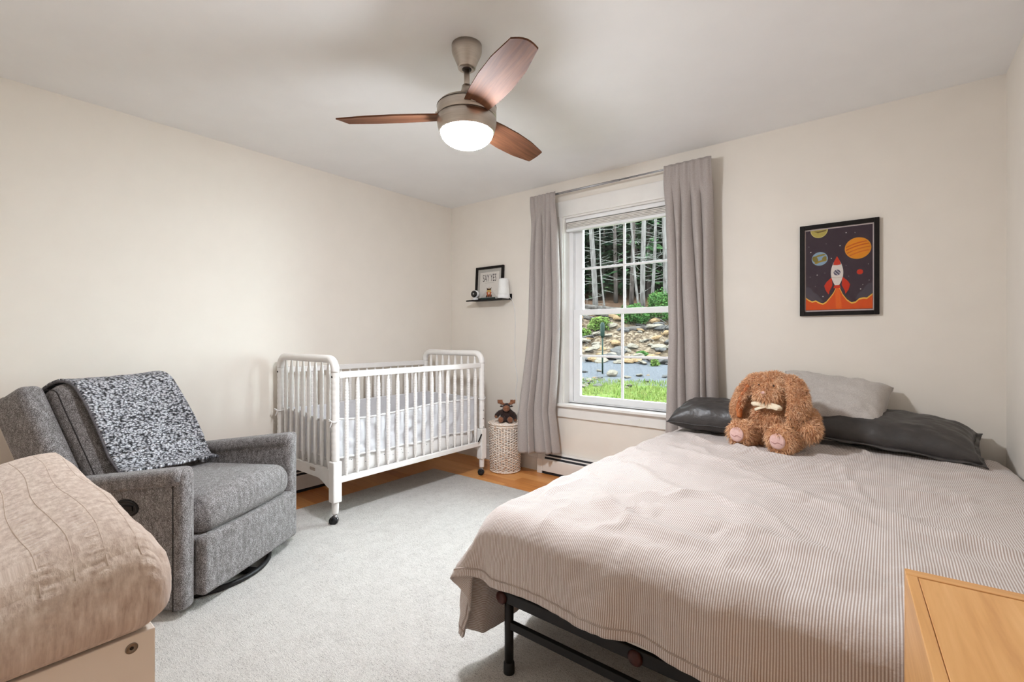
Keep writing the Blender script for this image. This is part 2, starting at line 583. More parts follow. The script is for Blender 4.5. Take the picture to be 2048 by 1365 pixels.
# ------------------------------------------------------------------ rug
def rug_mat():
    t = NT('rug_wool')
    v = t.coord('Object')
    a = t.noise(v, 260, 3, 0.7)
    b = t.noise(v, 14, 4, 0.6)
    vv = t.coord('Object', (1, 5, 1), (0, 0, 0.5))
    c = t.noise(vv, 55, 3, 0.6)
    f = t.math('ADD', t.math('MULTIPLY', a, 0.62), t.math('ADD', t.math('MULTIPLY', b, 0.12), t.math('MULTIPLY', c, 0.26)))
    t.color(t.ramp(f, [(0.32, S(96, 90, 84)), (0.62, S(224, 220, 214)), (0.46, S(196, 191, 185))]))
    t.setp(0.95, 0, 0.1, 0.2)
    t.bump(f, 0.8, 0.012)
    return t.mat
rug = MB()
rug.rbox((0, 0, 0.0035), (1.515, 1.265, 0.0035), 0.003, m=4, e=2)
ro = rug.build('area_rug', rug_mat(), None, smooth=True)
ro.location = (-1.545, 1.53, 0.0002)
ro.rotation_euler = (0, 0, math.radians(1.2))
setprops(ro, 'large cream speckled wool area rug on the wooden floor', 'rug')

# ------------------------------------------------------------------ ceiling fan with lamp
def brushed(name, c, rough=0.32):
    t = NT(name)
    v = t.coord('Object', (3, 3, 160))
    f = t.noise(v, 4, 3)
    t.color(t.ramp(f, [(0.3, c), (0.7, tuple(x * 0.82 for x in c[:3]) + (1,))]))
    t.setp(rough, 1.0)
    return t.mat
m_nickel = brushed('brushed_nickel', S(196, 186, 176))
m_blade = wood('walnut_blade', S(124, 84, 60), S(80, 52, 38), 0, 55, 0.6, S(104, 68, 49), 0.12)
m_seam = plain('fan_seam_dark', S(60, 48, 42), S(50, 40, 36), 20, 0.5)
FX, FY = -1.46, 1.50
fan = thing('ceiling_fan', 'brushed nickel ceiling fan with three walnut blades and lit bowl lamp', 'ceiling fan', (FX, FY, 0))
def lat(name, prof, mat, parent=fan, n=48):
    return MB().lathe(prof, n).build(name, mat, parent, smooth=False if False else True)
lat('canopy', [(0.020, 2.335), (0.036, 2.336), (0.040, 2.340), (0.041, 2.352), (0.044, 2.358), (0.064, 2.402), (0.0665, 2.414), (0.0665, 2.4395), (0.02, 2.44)], m_nickel)
lat('downrod', [(0.0125, 2.22), (0.0125, 2.345)], m_nickel, n=24)
lat('rod_collar', [(0.021, 2.333), (0.021, 2.338)], m_seam, n=24)
lat('yoke_cover', [(0.090, 2.178), (0.066, 2.188), (0.046, 2.202), (0.032, 2.222), (0.0235, 2.244), (0.0205, 2.262), (0.013, 2.264)], m_nickel)
lat('motor_housing', [(0.06, 2.188), (0.098, 2.184), (0.122, 2.176), (0.1295, 2.166), (0.1310, 2.160), (0.1310, 2.122), (0.1285, 2.119)], m_nickel)
lat('seam_band', [(0.1275, 2.114), (0.1275, 2.121)], m_seam)
lat('housing_rim', [(0.1255, 2.163), (0.1318, 2.1615), (0.1318, 2.1645), (0.1265, 2.167)], m_seam)
lat('light_ring', [(0.1285, 2.116), (0.1310, 2.112), (0.1310, 2.094), (0.1285, 2.078), (0.1230, 2.058), (0.1205, 2.0525), (0.116, 2.0525)], m_nickel)
def lamp_mat():
    t = NT('lit_opal_glass')
    t.b.inputs['Base Color'].default_value = (1, 0.97, 0.92, 1)
    t.b.inputs['Emission Color'].default_value = (0.935, 0.97, 1.03, 1)
    t.b.inputs['Emission Strength'].default_value = LAMP
    return t.mat
bowl = [(0.1155, 2.056)] + [(0.1155 * math.cos(a), 2.056 - 0.068 * math.sin(a)) for a in [PI / 2 * i / 14 for i in range(1, 15)]]
bowl[-1] = (0.0015, bowl[-1][1])
lat('lamp_bowl', list(reversed(bowl)), lamp_mat())

def blade_mesh():
    # outline along local x; pitched about x; slight droop
    outline_lo = [(0.105, -0.056), (0.20, -0.066), (0.32, -0.070), (0.44, -0.066), (0.545, -0.054)]
    outline_hi = [(0.105, 0.056), (0.20, 0.068), (0.32, 0.076), (0.44, 0.070), (0.575, 0.048)]
    mb = MB()
    n = 24; k = 8
    xs_lo = [p[0] for p in outline_lo]; ys_lo = [p[1] for p in outline_lo]
    pitch = math.radians(-13)
    def P(u, w, side):
        # u along, w across
        xl = lerp(0.105, 0.560, u); xh = lerp(0.105, 0.580, u)
        yl = interp(u, [0, .2, .45, .72, 1], [-0.054, -0.064, -0.070, -0.067, -0.050])
        yh = interp(u, [0, .2, .45, .72, 1], [0.054, 0.066, 0.073, 0.068, 0.046])
        x = lerp(xl, xh, w); y = lerp(yl, yh, w)
        x += 0.014 * math.sin(PI * w) * sstep(0.8, 1, u) - 0.012 * math.sin(PI * w) * (1 - sstep(0, .15, u))
        z = 0.006 * math.cos(PI * (w - 0.5)) + side * 0.0035
        c, s = math.cos(pitch), math.sin(pitch)
        return (x, y * c - z * s, y * s + z * c)
    vs = []; fs = []
    for side in (1, -1):
        for j in range(k + 1):
            for i in range(n + 1):
                vs.append(P(i / n, j / k, side))
    N = (n + 1) * (k + 1)
    for j in range(k):
        for i in range(n):
            a = j * (n + 1) + i
            fs.append((a, a + 1, a + n + 2, a + n + 1))
            fs.append((N + a + n + 1, N + a + n + 2, N + a + 1, N + a))
    for i in range(n):
        fs.append((i + 1, i, N + i, N + i + 1))
        a = k * (n + 1) + i
        fs.append((a, a + 1, N + a + 1, N + a))
    for j in range(k):
        a = j * (n + 1); fs.append((a, a + n + 1, N + a + n + 1, N + a))
        a = j * (n + 1) + n; fs.append((a + n + 1, a, N + a, N + a + n + 1))
    mb.add(vs, fs)
    me = mb.mesh('blade', m_blade)
    return me
bmesh_blade = blade_mesh()
for ang in (-26, 94, 214):
    b = link('blade', bmesh_blade, fan, (0, 0, 2.128))
    b.rotation_euler = (0, 0, math.radians(ang))
    WM[b] = WM[fan] @ Matrix.Translation((0, 0, 2.128)) @ Matrix.Rotation(math.radians(ang), 4, 'Z')
    MB().box(0.09, 0.135, -0.030, 0.030, 0.004, 0.012).build('blade_bracket', m_nickel, b, bevel=0.002)

# ------------------------------------------------------------------ curtain rod and curtains
RY, RZ = 3.20, 2.308
rod = thing('curtain_rod', 'thin grey metal curtain rod above the window', 'curtain rod', (-1.6, RY, RZ))
m_rod = plain('rod_metal', S(176, 176, 178), S(160, 160, 163), 30, 0.4, 0.85)
def cyl_x(x0, x1, r, y=RY, z=RZ, n=14):
    return MB().tube([(x0, y, z), (x1, y, z)], r, n)
cyl_x(-2.352, -1.55, 0.0085).build('outer_tube', m_rod, rod, True, True)
cyl_x(-1.60, -0.912, 0.0065).build('inner_tube', m_rod, rod, True, True)
for x in (-2.28, -1.06):
    MB().tube([(x, YB - 0.001, RZ - 0.02), (x, RY + 0.02, RZ - 0.02), (x, RY, RZ - 0.011)], 0.006, 8).build('bracket', m_rod, rod, True, True)
    MB().box(x - 0.012, x + 0.012, YB - 0.004, YB - 0.0005, RZ - 0.05, RZ + 0.02).build('wall_plate', m_rod, rod, world=True, bevel=0.002)

def curtain_mat():
    t = NT('curtain_linen')
    v = t.coord('Object', (1, 1, 0.25))
    a = t.noise(v, 700, 2)
    v2 = t.coord('Object', (0.15, 0.15, 1))
    b = t.noise(v2, 900, 2)
    f = t.math('MULTIPLY', t.math('ADD', a, b), 0.5)
    t.color(t.ramp(f, [(0.35, S(180, 171, 166)), (0.65, S(156, 147, 142))]))
    t.setp(0.9, 0, 0.15, 0.15)
    t.bump(f, 0.25, 0.002)
    return t.mat
m_curt = curtain_mat()

def curtain(name, label, top, bot, z_bot, folds, seed, ycurve, xedge):
    """top/bot: (x0, x1) of the panel; folds: list of (u, sharpness) pleats; gathered on the rod by a pocket"""
    o = thing(name, label, 'curtain', (sum(bot) / 2, RY, z_bot))
    rr = random.Random(seed)
    nf = len(folds[2])
    zt = RZ + 0.018
    def wave(u, v):
        # rounded pleats with sharp valleys; (top edges, bottom edges, depths)
        tb, bb, dp = folds
        for i in range(len(dp)):
            c0, c1 = lerp(tb[i], bb[i], v), lerp(tb[i + 1], bb[i + 1], v)
            if u <= c1 or i == len(dp) - 1:
                k = max(0.0, min(1.0, (u - c0) / max(1e-6, c1 - c0)))
                return dp[i] * max(0.0, math.sin(PI * k)) ** 0.62
        return 0.0
    def fn(u, v):
        z = lerp(zt, z_bot, v)
        x0, x1 = xedge(v)
        # narrow header pinch below the pocket
        x = lerp(x0, x1, u)
        pin = sstep(0, 0.03, v)
        d = wave(u, v)
        head = 0.010 * math.sin(u * 2 * PI * (nf + 1.5) + seed) * (1 - sstep(0.015, 0.13, v))
        y = ycurve(u, v) - d * (0.45 + 0.55 * sstep(0.0, 0.3, v)) + head
        y += 0.003 * fbm(u * 2.5 + seed, v * 4, 0.3)
        # the pocket hugs the rod
        k = 1 - sstep(0.025, 0.14, v)
        y = lerp(y, RY - 0.014 + 0.45 * head, k)
        x += 0.012 * math.sin(u * 11 + v * 4 + seed) * sstep(0.02, 0.3, v) * u * (1 - u) * 4
        return (x, y, z)
    mb = MB()
    mb.grid(fn, 110, 120)
    mb.build('panel', m_curt, o, smooth=True, world=True, solid=0.0035)
    # stitched pocket seam and hem as slim raised bands
    sm = MB(); sm.grid(lambda u, v: (lambda p: (p[0], p[1] - 0.0016, p[2]))(fn(u, 0.030 + v * 0.0025)), 110, 1)
    sm.build('pocket_seam', m_curt, o, smooth=True, world=True, solid=0.0012)
    hm = MB(); hm.grid(lambda u, v: (lambda p: (p[0], p[1] - 0.0016, p[2]))(fn(u, 0.962 + v * 0.0016)), 110, 1)
    hm.build('hem_seam', m_curt, o, smooth=True, world=True, solid=0.0012)
    return o

def xeL(v):
    x0 = interp(v, [0, .12, .5, .85, 1], [-2.362, -2.362, -2.385, -2.405, -2.392])
    x1 = interp(v, [0, .1, .35, .55, .70, .84, 1], [-2.105, -2.110, -2.085, -2.090, -2.110, -2.135, -2.085])
    return x0, x1
def ycL(u, v):
    b = 0.15 * sstep(0.45, 1.0, v) * (1 - u) ** 1.2
    return RY + 0.022 - b + 0.010 * sstep(0.5, 1, v) * u
curtain('window_curtain', 'grey linen curtain panel beside the wicker basket, left of the window', (-2.36, -2.10), (-2.5, -2.12), 0.200,
        ([0.0, 0.20, 0.42, 0.58, 0.78, 1.0], [0.0, 0.30, 0.42, 0.68, 0.80, 1.0], [0.055, 0.070, 0.040, 0.065, 0.045]), 2, ycL, xeL)
def xeR(v):
    x0 = interp(v, [0, .1, .3, .55, .75, 1], [-1.213, -1.217, -1.200, -1.190, -1.206, -1.222])
    x1 = interp(v, [0, .1, .4, .75, 1], [-0.902, -0.900, -0.893, -0.868, -0.850])
    return x0, x1
def ycR(u, v):
    return RY + 0.028
curtain('window_curtain', 'grey linen curtain panel behind the bed, right of the window', (-1.21, -0.90), (-1.22, -0.86), 0.210,
        ([0.0, 0.16, 0.34, 0.55, 0.74, 1.0], [0.0, 0.30, 0.42, 0.72, 0.84, 1.0], [0.045, 0.055, 0.062, 0.055, 0.048]), 5, ycR, xeR)

# ------------------------------------------------------------------ wall shelf and what stands on it
m_shelf = plain('black_shelf_steel', S(20, 18, 18), S(26, 24, 24), 40, 0.5, spec=0.25)
SZ = 1.490
sh = thing('wall_shelf', 'slim black picture ledge on the wall beside the curtain', 'shelf', (-2.875, YB, SZ - 0.014))
bx('ledge', (-3.095, -2.655, 3.172, YB - 0.001, SZ - 0.004, SZ), m_shelf, sh, 0.001)
bx('back_plate', (-3.095, -2.655, YB - 0.005, YB - 0.0008, SZ, SZ + 0.05), m_shelf, sh, 0.001)
bx('front_lip', (-3.095, -2.655, 3.169, 3.172, SZ - 0.012, SZ + 0.001), m_shelf, sh, 0.0008)

m_frame = plain('black_frame', S(20, 16, 14), S(28, 23, 20), 30, 0.45, spec=0.2)
m_paper = plain('cream_paper', S(236, 230, 222), S(232, 226, 218), 30, 0.8)
m_mat_board = plain('grey_mount_board', S(196, 192, 184), S(190, 186, 178), 30, 0.85)
def ink(name, c): return plain(name, S(*c), None, 60, 0.7, spec=0.2)

def flat(name, poly, mat, parent, lift, thick=0.0004):
    """printed shape: thin outline lying on the sheet (local x right, z up, front at y = -lift)"""
    n = len(poly)
    vs = [(x, -lift, z) for x, z in poly] + [(x, -lift + thick, z) for x, z in poly]
    fs = [tuple(range(n)), tuple(range(2 * n - 1, n - 1, -1))] + [(i, i + n, (i + 1) % n + n, (i + 1) % n) for i in range(n)]
    mb = MB(); mb.add(vs, fs)
    return mb.build(name, mat, parent, clean=True)
def disc(cx, cz, rx, rz=None, n=36, rot=0.0, a0=0.0, a1=2 * PI):
    rz = rz or rx
    m = n if a1 - a0 > 6.2 else n + 1
    out = []
    for i in range(m):
        a = a0 + (a1 - a0) * i / n
        x, z = rx * math.cos(a), rz * math.sin(a)
        out.append((cx + x * math.cos(rot) - z * math.sin(rot), cz + x * math.sin(rot) + z * math.cos(rot)))
    return out

def text_mesh(body, size, sx=1.0, spacing=1.0):
    cu = bpy.data.curves.new('t', 'FONT')
    cu.body = body; cu.size = size; cu.align_x = 'CENTER'; cu.space_character = spacing
    cu.extrude = 0.0002; cu.resolution_u = 3
    ob = bpy.data.objects.new('t', cu); COL.objects.link(ob)
    dg = bpy.context.evaluated_depsgraph_get(); dg.update()
    me = bpy.data.meshes.new_from_object(ob.evaluated_get(dg), depsgraph=dg)
    bpy.data.objects.remove(ob)
    for v in me.vertices:
        v.co = Vector((v.co.x * sx, -v.co.z, v.co.y))
    me.update()
    return me

# framed print leaning on the shelf
fw, fh = 0.340, 0.318
tilt = math.radians(3.5)
fr = thing('picture_frame', 'small black frame with animal print reading SAY YES on the shelf', 'picture frame', (-2.912, 3.280, SZ + 0.0005))
fr.rotation_euler = (-tilt, 0, math.radians(0.0))
WM[fr] = Matrix.Translation((-2.912, 3.280, SZ)) @ Matrix.Rotation(-tilt, 4, 'X')
t_ = 0.022
fm = MB()
fm.box(-fw / 2, -fw / 2 + t_, -0.010, 0.012, 0, fh).box(fw / 2 - t_, fw / 2, -0.010, 0.012, 0, fh)
fm.box(-fw / 2 + t_, fw / 2 - t_, -0.010, 0.012, 0, t_).box(-fw / 2 + t_, fw / 2 - t_, -0.010, 0.012, fh - t_, fh)
fm.build('frame', m_frame, fr, bevel=0.002)
bx('mount', (-fw / 2 + t_, fw / 2 - t_, 0.004, 0.010, t_, fh - t_), m_mat_board, fr, 0, False)
bx('glazing', (-fw / 2 + t_, fw / 2 - t_, -0.0065, -0.005, t_, fh - t_), m_pglass, fr, 0, False)
sheet = bx('print', (-0.118, 0.118, 0.002, 0.004, t_ + 0.006, fh - t_ - 0.030), m_paper, fr, 0, False)
L = -0.0016
k_ink = ink('print_ink_dark', (70, 66, 64))
tm = text_mesh('SAY YES', 0.098, 0.46, 1.05); tm.materials.append(k_ink)
tx = link('lettering', tm, sheet, (0, 0.0016, 0.178))
tm2 = bpy.data.meshes.new('rule'); 
flat('underline', [(-0.055, 0.163), (0.06, 0.163), (0.06, 0.165), (-0.055, 0.165)], ink('print_ink_grey', (150, 146, 142)), sheet, L)
c_br, c_or, c_cr, c_tn = ink('print_brown', (72, 46, 34)), ink('print_orange', (206, 104, 58)), ink('print_cream', (246, 214, 190)), ink('print_tan', (222, 180, 96))
flat('tent_pattern', [(-0.10, 0.03), (0.0, 0.13), (0.10, 0.03)], ink('print_pale', (222, 214, 206)), sheet, L)
flat('animal_body', [(-0.022, 0.034), (-0.028, 0.070), (0.028, 0.070), (0.022, 0.034)], c_or, sheet, L - (-0.0004))
flat('animal_bib', [(-0.036, 0.074), (-0.018, 0.060), (0, 0.050), (0.018, 0.060), (0.036, 0.074), (0.0, 0.086)], c_or, sheet, -0.0008)
flat('animal_muzzle', disc(0, 0.066, 0.011, 0.012), c_cr, sheet, -0.0004)
flat('animal_head', disc(0, 0.092, 0.026, 0.020), c_tn, sheet, -0.0008)
flat('animal_crown', [(-0.024, 0.098), (-0.030, 0.122), (-0.012, 0.108), (0.012, 0.108), (0.030, 0.122), (0.024, 0.098)], c_br, sheet, -0.0004)
for x in (-0.034, -0.008, 0.020):
    flat('animal_foot', [(x - 0.004, 0.030), (x + 0.006, 0.052), (x + 0.016, 0.052), (x + 0.020, 0.030)], c_br, sheet, -0.0004)

# camera, lamp, flat book
cm = thing('baby_camera', 'small round white baby camera with a black face on the shelf', 'camera', (-3.030, 3.225, SZ + 0.0005), math.radians(12))
m_wp = plain('white_plastic', S(238, 238, 238), S(232, 232, 232), 20, 0.35)
m_bp = plain('black_gloss_plastic', S(16, 16, 18), S(20, 20, 22), 20, 0.12, spec=0.6)
MB().lathe([(0.026, 0.0), (0.028, 0.004), (0.027, 0.020), (0.018, 0.026)], 28).build('stand', m_wp, cm, True)
hd = MB().ell((0, 0.004, 0.060), (0.037, 0.030, 0.037), 28).build('head', m_wp, cm, True)
rotf = Matrix.Translation((0, -0.020, 0.060)) @ Matrix.Rotation(PI / 2, 4, 'X')
MB().lathe([(0.029, -0.010), (0.031, 0.0), (0.030, 0.007), (0.022, 0.010), (0.002, 0.011)], 32, rotf).build('face', m_bp, hd, True)
MB().lathe([(0.008, 0.008), (0.008, 0.0125), (0.003, 0.013)], 16, rotf).build('lens', m_chrome, hd, True)
lp = thing('night_light', 'tapered white night light standing at the right end of the shelf', 'night light', (-2.683, 3.2255, SZ + 0.0005))
MB().lathe([(0.030, 0.0), (0.052, 0.002), (0.055, 0.010), (0.0545, 0.030), (0.053, 0.036)], 36).build('base', m_wp, lp, True)
MB().lathe([(0.053, 0.036), (0.0535, 0.042), (0.044, 0.165), (0.040, 0.176), (0.030, 0.180), (0.002, 0.181)], 36).build('shade', plain('opal_plastic', S(240, 240, 238), S(234, 234, 232), 20, 0.45), lp, True)
bk = thing('thin_book', 'thin dark green book lying flat at the front of the shelf', 'book', (-2.835, 3.200, SZ + 0.0005))
bx('cover', (-0.088, 0.088, -0.016, 0.016, 0, 0.016), plain('dark_green_cover', S(34, 58, 54), S(28, 46, 44), 20, 0.5), bk, 0.001, False)
bx('pages', (-0.086, 0.0885, -0.0155, 0.0165, 0.0025, 0.0135), m_paper, bk, 0, False)
# white cord from the shelf down the wall
cd = [(-2.700, 3.285, SZ + 0.008), (-2.650, 3.262, SZ + 0.012), (-2.632, 3.262, SZ + 0.004), (-2.626, 3.288, SZ - 0.03), (-2.622, 3.303, 1.40), (-2.614, 3.306, 1.258), (-2.622, 3.306, 1.10),
      (-2.618, 3.306, 0.945), (-2.604, 3.306, 0.85), (-2.591, 3.306, 0.767), (-2.606, 3.306, 0.70), (-2.609, 3.306, 0.632), (-2.588, 3.306, 0.56), (-2.579, 3.306, 0.501), (-2.592, 3.306, 0.44), (-2.597, 3.306, 0.366),
      (-2.57, 3.306, 0.30), (-2.54, 3.304, 0.22), (-2.50, 3.300, 0.15)]
def smooth_path(pts, k=6):
    P = [Vector(p) for p in pts]; out = []
    for i in range(len(P) - 1):
        p0, p1, p2, p3 = P[max(i - 1, 0)], P[i], P[i + 1], P[min(i + 2, len(P) - 1)]
        for j in range(k):
            t = j / k
            out.append(0.5 * ((2 * p1) + (-p0 + p2) * t + (2 * p0 - 5 * p1 + 4 * p2 - p3) * t * t + (-p0 + 3 * p1 - 3 * p2 + p3) * t ** 3))
    out.append(P[-1])
    return out
co = MB().tube(smooth_path(cd), 0.0024, 8).build('power_cord', m_wp, None, True)
setprops(co, 'thin white power cord hanging down the wall from the shelf', 'cord')

# ------------------------------------------------------------------ rocket poster in a black frame
PX0, PX1, PZ0, PZ1 = -0.421, -0.043, 1.275, 1.813
po = thing('rocket_poster', 'black framed poster of a rocket and planets above the bed', 'poster', ((PX0 + PX1) / 2, YB, PZ0))
W, H = PX1 - PX0, PZ1 - PZ0
b_ = 0.024
pf = MB()
pf.box(-W / 2, -W / 2 + b_, -0.022, -0.001, 0, H).box(W / 2 - b_, W / 2, -0.022, -0.001, 0, H)
pf.box(-W / 2 + b_, W / 2 - b_, -0.022, -0.001, 0, b_).box(-W / 2 + b_, W / 2 - b_, -0.022, -0.001, H - b_, H)
pf.build('frame', m_frame, po, bevel=0.002)
bx('border', (-W / 2 + b_, W / 2 - b_, -0.008, -0.002, b_, H - b_), ink('poster_border_white', (214, 200, 196)), po, 0, False)
bx('glazing', (-W / 2 + b_, W / 2 - b_, -0.0165, -0.015, b_, H - b_), m_pglass, po, 0, False)
iw, ih = W - 2 * b_ - 0.012, H - 2 * b_ - 0.016
pr = bx('print', (-iw / 2, iw / 2, -0.0088, -0.008, b_ + 0.008, H - b_ - 0.008), ink('poster_night_plum', (72, 58, 66)), po, 0, False)
X0, Z0 = -iw / 2, b_ + 0.008
def pp(u, v): return (X0 + u * iw, Z0 + v * ih)          # v up
def ppoly(l): return [pp(u, 1 - v) for u, v in l]
lay = [0.0092]
def pf_(name, poly, mat):
    lay[0] += 0.00006
    return flat(name, poly, mat, pr, lay[0], 0.00005)
c_red, c_org, c_yel = ink('poster_red', (214, 60, 36)), ink('poster_orange', (226, 90, 34)), ink('poster_yellow', (246, 194, 84))
c_plum = ink('poster_grey_plum', (86, 78, 86))
pf_('cloud', [pp(*q) for q in [(0, .17), (0, .30), (.05, .295), (.10, .26), (.12, .22), (.18, .205), (.22, .16), (.28, .10), (.0, .10)]], c_plum)
pf_('cloud', [pp(*q) for q in [(1, .15), (1, .31), (.94, .30), (.89, .27), (.87, .23), (.80, .19), (.75, .12), (.95, .10)]], c_plum)
# planets
def planet(cu, cv, r, base, bands, name='planet', clip=None):
    cx, cz = pp(cu, 1 - cv)
    pf_(name, disc(cx, cz, r * 1.05), ink(name + '_rim_%.2f' % cu, tuple(int(x * 0.9 + 20) for x in base)))
    pf_(name, disc(cx, cz, r), ink(name + '_base_%.2f' % cu, base))
    for (off, hw, col) in bands:
        pts = []
        n = 14
        rot = math.radians(16)
        a = math.asin(max(-1, min(1, (off - hw) / 1.0))); b = math.asin(max(-1, min(1, (off + hw) / 1.0)))
        lo = math.cos(a); hi = math.cos(b)
        up = [(lerp(-hi, hi, i / n), off + hw + 0.10 * math.sin(PI * i / n)) for i in range(n + 1)]
        dn = [(lerp(lo, -lo, i / n), off - hw + 0.10 * math.sin(PI * i / n)) for i in range(n + 1)]
        for x, z in up + dn:
            x, z = x * r * 0.97, z * r * 0.90
            pts.append((cx + x * math.cos(rot) - z * math.sin(rot), cz + x * math.sin(rot) + z * math.cos(rot)))
        pf_('band', pts, ink('band_%d' % col[0], col))
planet(.79, .27, 0.058, (238, 152, 40), [(.45, .07, (214, 106, 34)), (.15, .06, (208, 98, 30)), (-.2, .05, (216, 112, 36)), (-.55, .06, (222, 120, 44))])
planet(.22, .36, 0.038, (150, 176, 196), [(.45, .16, (150, 136, 70)), (-.55, .16, (168, 142, 64))])
cx, cz = pp(.10 + .03, 1 - .36)
pf_('continent', disc(cx + 0.006, cz - 0.002, 0.013, 0.020, 20, .5), ink('planet_olive', (140, 126, 58)))
cx, cz = pp(.29, 1 - .36)
pf_('continent', disc(cx, cz, 0.010, 0.015, 20, -.6), ink('planet_olive2', (148, 132, 66)))
# half planet cut by the top edge
cx, cz = pp(.21, 1.0)
pf_('planet', disc(cx, cz - 0.0005, 0.043, 0.046, 30, 0, PI, 2 * PI), ink('planet_sand_rim', (226, 212, 140)))
pf_('planet', disc(cx, cz - 0.0005, 0.040, 0.043, 30, 0, PI, 2 * PI), ink('planet_sand', (196, 178, 96)))
pf_('band', [(cx - 0.028, cz - 0.006), (cx - 0.005, cz - 0.018), (cx + 0.034, cz - 0.010), (cx + 0.036, cz - 0.003), (cx, cz - 0.008)], ink('planet_umber', (126, 104, 62)))
cx, cz = pp(.82, 1 - .555)
pf_('planet', disc(cx, cz, 0.0145), c_red)
# stars
sr = random.Random(11)
stars = MB()
for (u, v, r) in [(.62, .07, .0032), (.53, .22, .003), (.08, .27, .003), (.40, .365, .0028), (.18, .56, .003), (.83, .76, .0032), (.27, .83, .003), (.75, .08, .0016), (.86, .71, .0018), (.05, .20, .0016), (.32, .18, .0014), (.94, .47, .0016), (.62, .47, .0014), (.15, .70, .0014), (.3, .54, .0014), (.66, .60, .0014), (.07, .58, .0016), (.95, .66, .0016)]:
    cx, cz = pp(u, 1 - v)
    pl = disc(cx, cz, r, r, 8)
    n = len(pl)
    stars.add([(x, -0.0110, z) for x, z in pl] + [(x, -0.0109, z) for x, z in pl], [tuple(range(n)), tuple(range(2 * n - 1, n - 1, -1))] + [(i, i + n, (i + 1) % n + n, (i + 1) % n) for i in range(n)])
stars.build('star', ink('poster_star', (226, 220, 214)), pr, clean=True)['kind'] = 'stuff'
# exhaust flames
edge = [(0, .835), (.05, .865), (.10, .885), (.16, .875), (.21, .90), (.27, .915), (.32, .895), (.38, .84), (.43, .79), (.46, .74), (.47, .715), (.49, .70), (.51, .715), (.53, .74), (.57, .81), (.63, .875), (.70, .915), (.76, .905), (.81, .87), (.87, .86), (.92, .865), (.96, .84), (1, .815)]
pf_('flame', ppoly([(0, .995)] + [(u, v - .0) for u, v in edge] + [(1, .995)]), c_yel)
pf_('flame', ppoly([(0, .995)] + [(u, v + .018) for u, v in edge] + [(1, .995)]), c_org)
pf_('flame_core', ppoly([(.455, .79), (.49, .69), (.53, .79), (.56, .985), (.47, .985)]), ink('poster_orange_light', (238, 110, 40)))
# rocket
for s in (-1, 1):
    pf_('fin', ppoly([(.485 + s * .08, .60), (.485 + s * .16, .655), (.485 + s * .195, .70), (.485 + s * .17, .76), (.485 + s * .125, .81), (.485 + s * .115, .77), (.485 + s * .07, .70)]), c_red)
body = []
for i in range(17):
    t = i / 16
    body.append((.485 + .093 * math.sin(PI * (0.10 + 0.86 * t)) ** 0.8, .40 + .315 * t))
full = body + [(2 * .485 - u, v) for u, v in reversed(body)]
pf_('rocket_body', ppoly(full), ink('poster_offwhite', (236, 226, 216)))
cone = [(.485, .345), (.53, .41), (.545, .45), (.485, .456), (.425, .45), (.44, .41)]
pf_('nose_cone', ppoly(cone), c_red)
pf_('nozzle', ppoly([(.445, .70), (.525, .70), (.54, .735), (.43, .735)]), c_red)
cx, cz = pp(.485, 1 - .545)
pf_('porthole', disc(cx, cz, 0.0165), ink('poster_slate', (106, 100, 116)))
for o_ in (-.0045, .0045):
    pf_('porthole_glint', [(cx - .011 + o_, cz + .011 + o_), (cx - .008 + o_, cz + .012 + o_), (cx + .011 + o_, cz - .010 + o_), (cx + .009 + o_, cz - .012 + o_)], ink('poster_glint', (220, 214, 216)))
pf_('body_seam', ppoly([(.395, .60), (.485, .608), (.575, .60), (.575, .604), (.485, .612), (.395, .604)]), ink('poster_tan', (186, 160, 140)))

# ------------------------------------------------------------------ white spindle crib
CX0, CX1, CY0, CY1 = -3.363, -2.655, 1.575, 2.905      # post centres
crib = thing('crib', 'white wooden spindle crib on casters against the left wall', 'crib', ((CX0 + CX1) / 2, (CY0 + CY1) / 2, 0))
def turned(r, z0, z1, step, groove=0.10, taper=0.0, n=14):
    """turned post: fine ring grooves, optionally tapered ends"""
    prof = []
    k = int(round((z1 - z0) / step))
    for i in range(k):
        a = z0 + (z1 - z0) * i / k; b = z0 + (z1 - z0) * (i + 1) / k
        for t, q in ((0.0, 1 - groove), (0.22, 1.0), (0.78, 1.0)):
            prof.append((r * q, lerp(a, b, t)))
    prof.append((r * (1 - groove), z1))
    if taper:
        L = 0.07
        prof = [(rr * min(1.0, 0.42 + 0.58 * min((z - z0), (z1 - z)) / L), z) for rr, z in prof]
    return prof
post_top = MB().lathe(turned(0.0235, 0.385, 0.935, 0.036, 0.09), 18).mesh('post', m_white, True)
PZ = 1.012
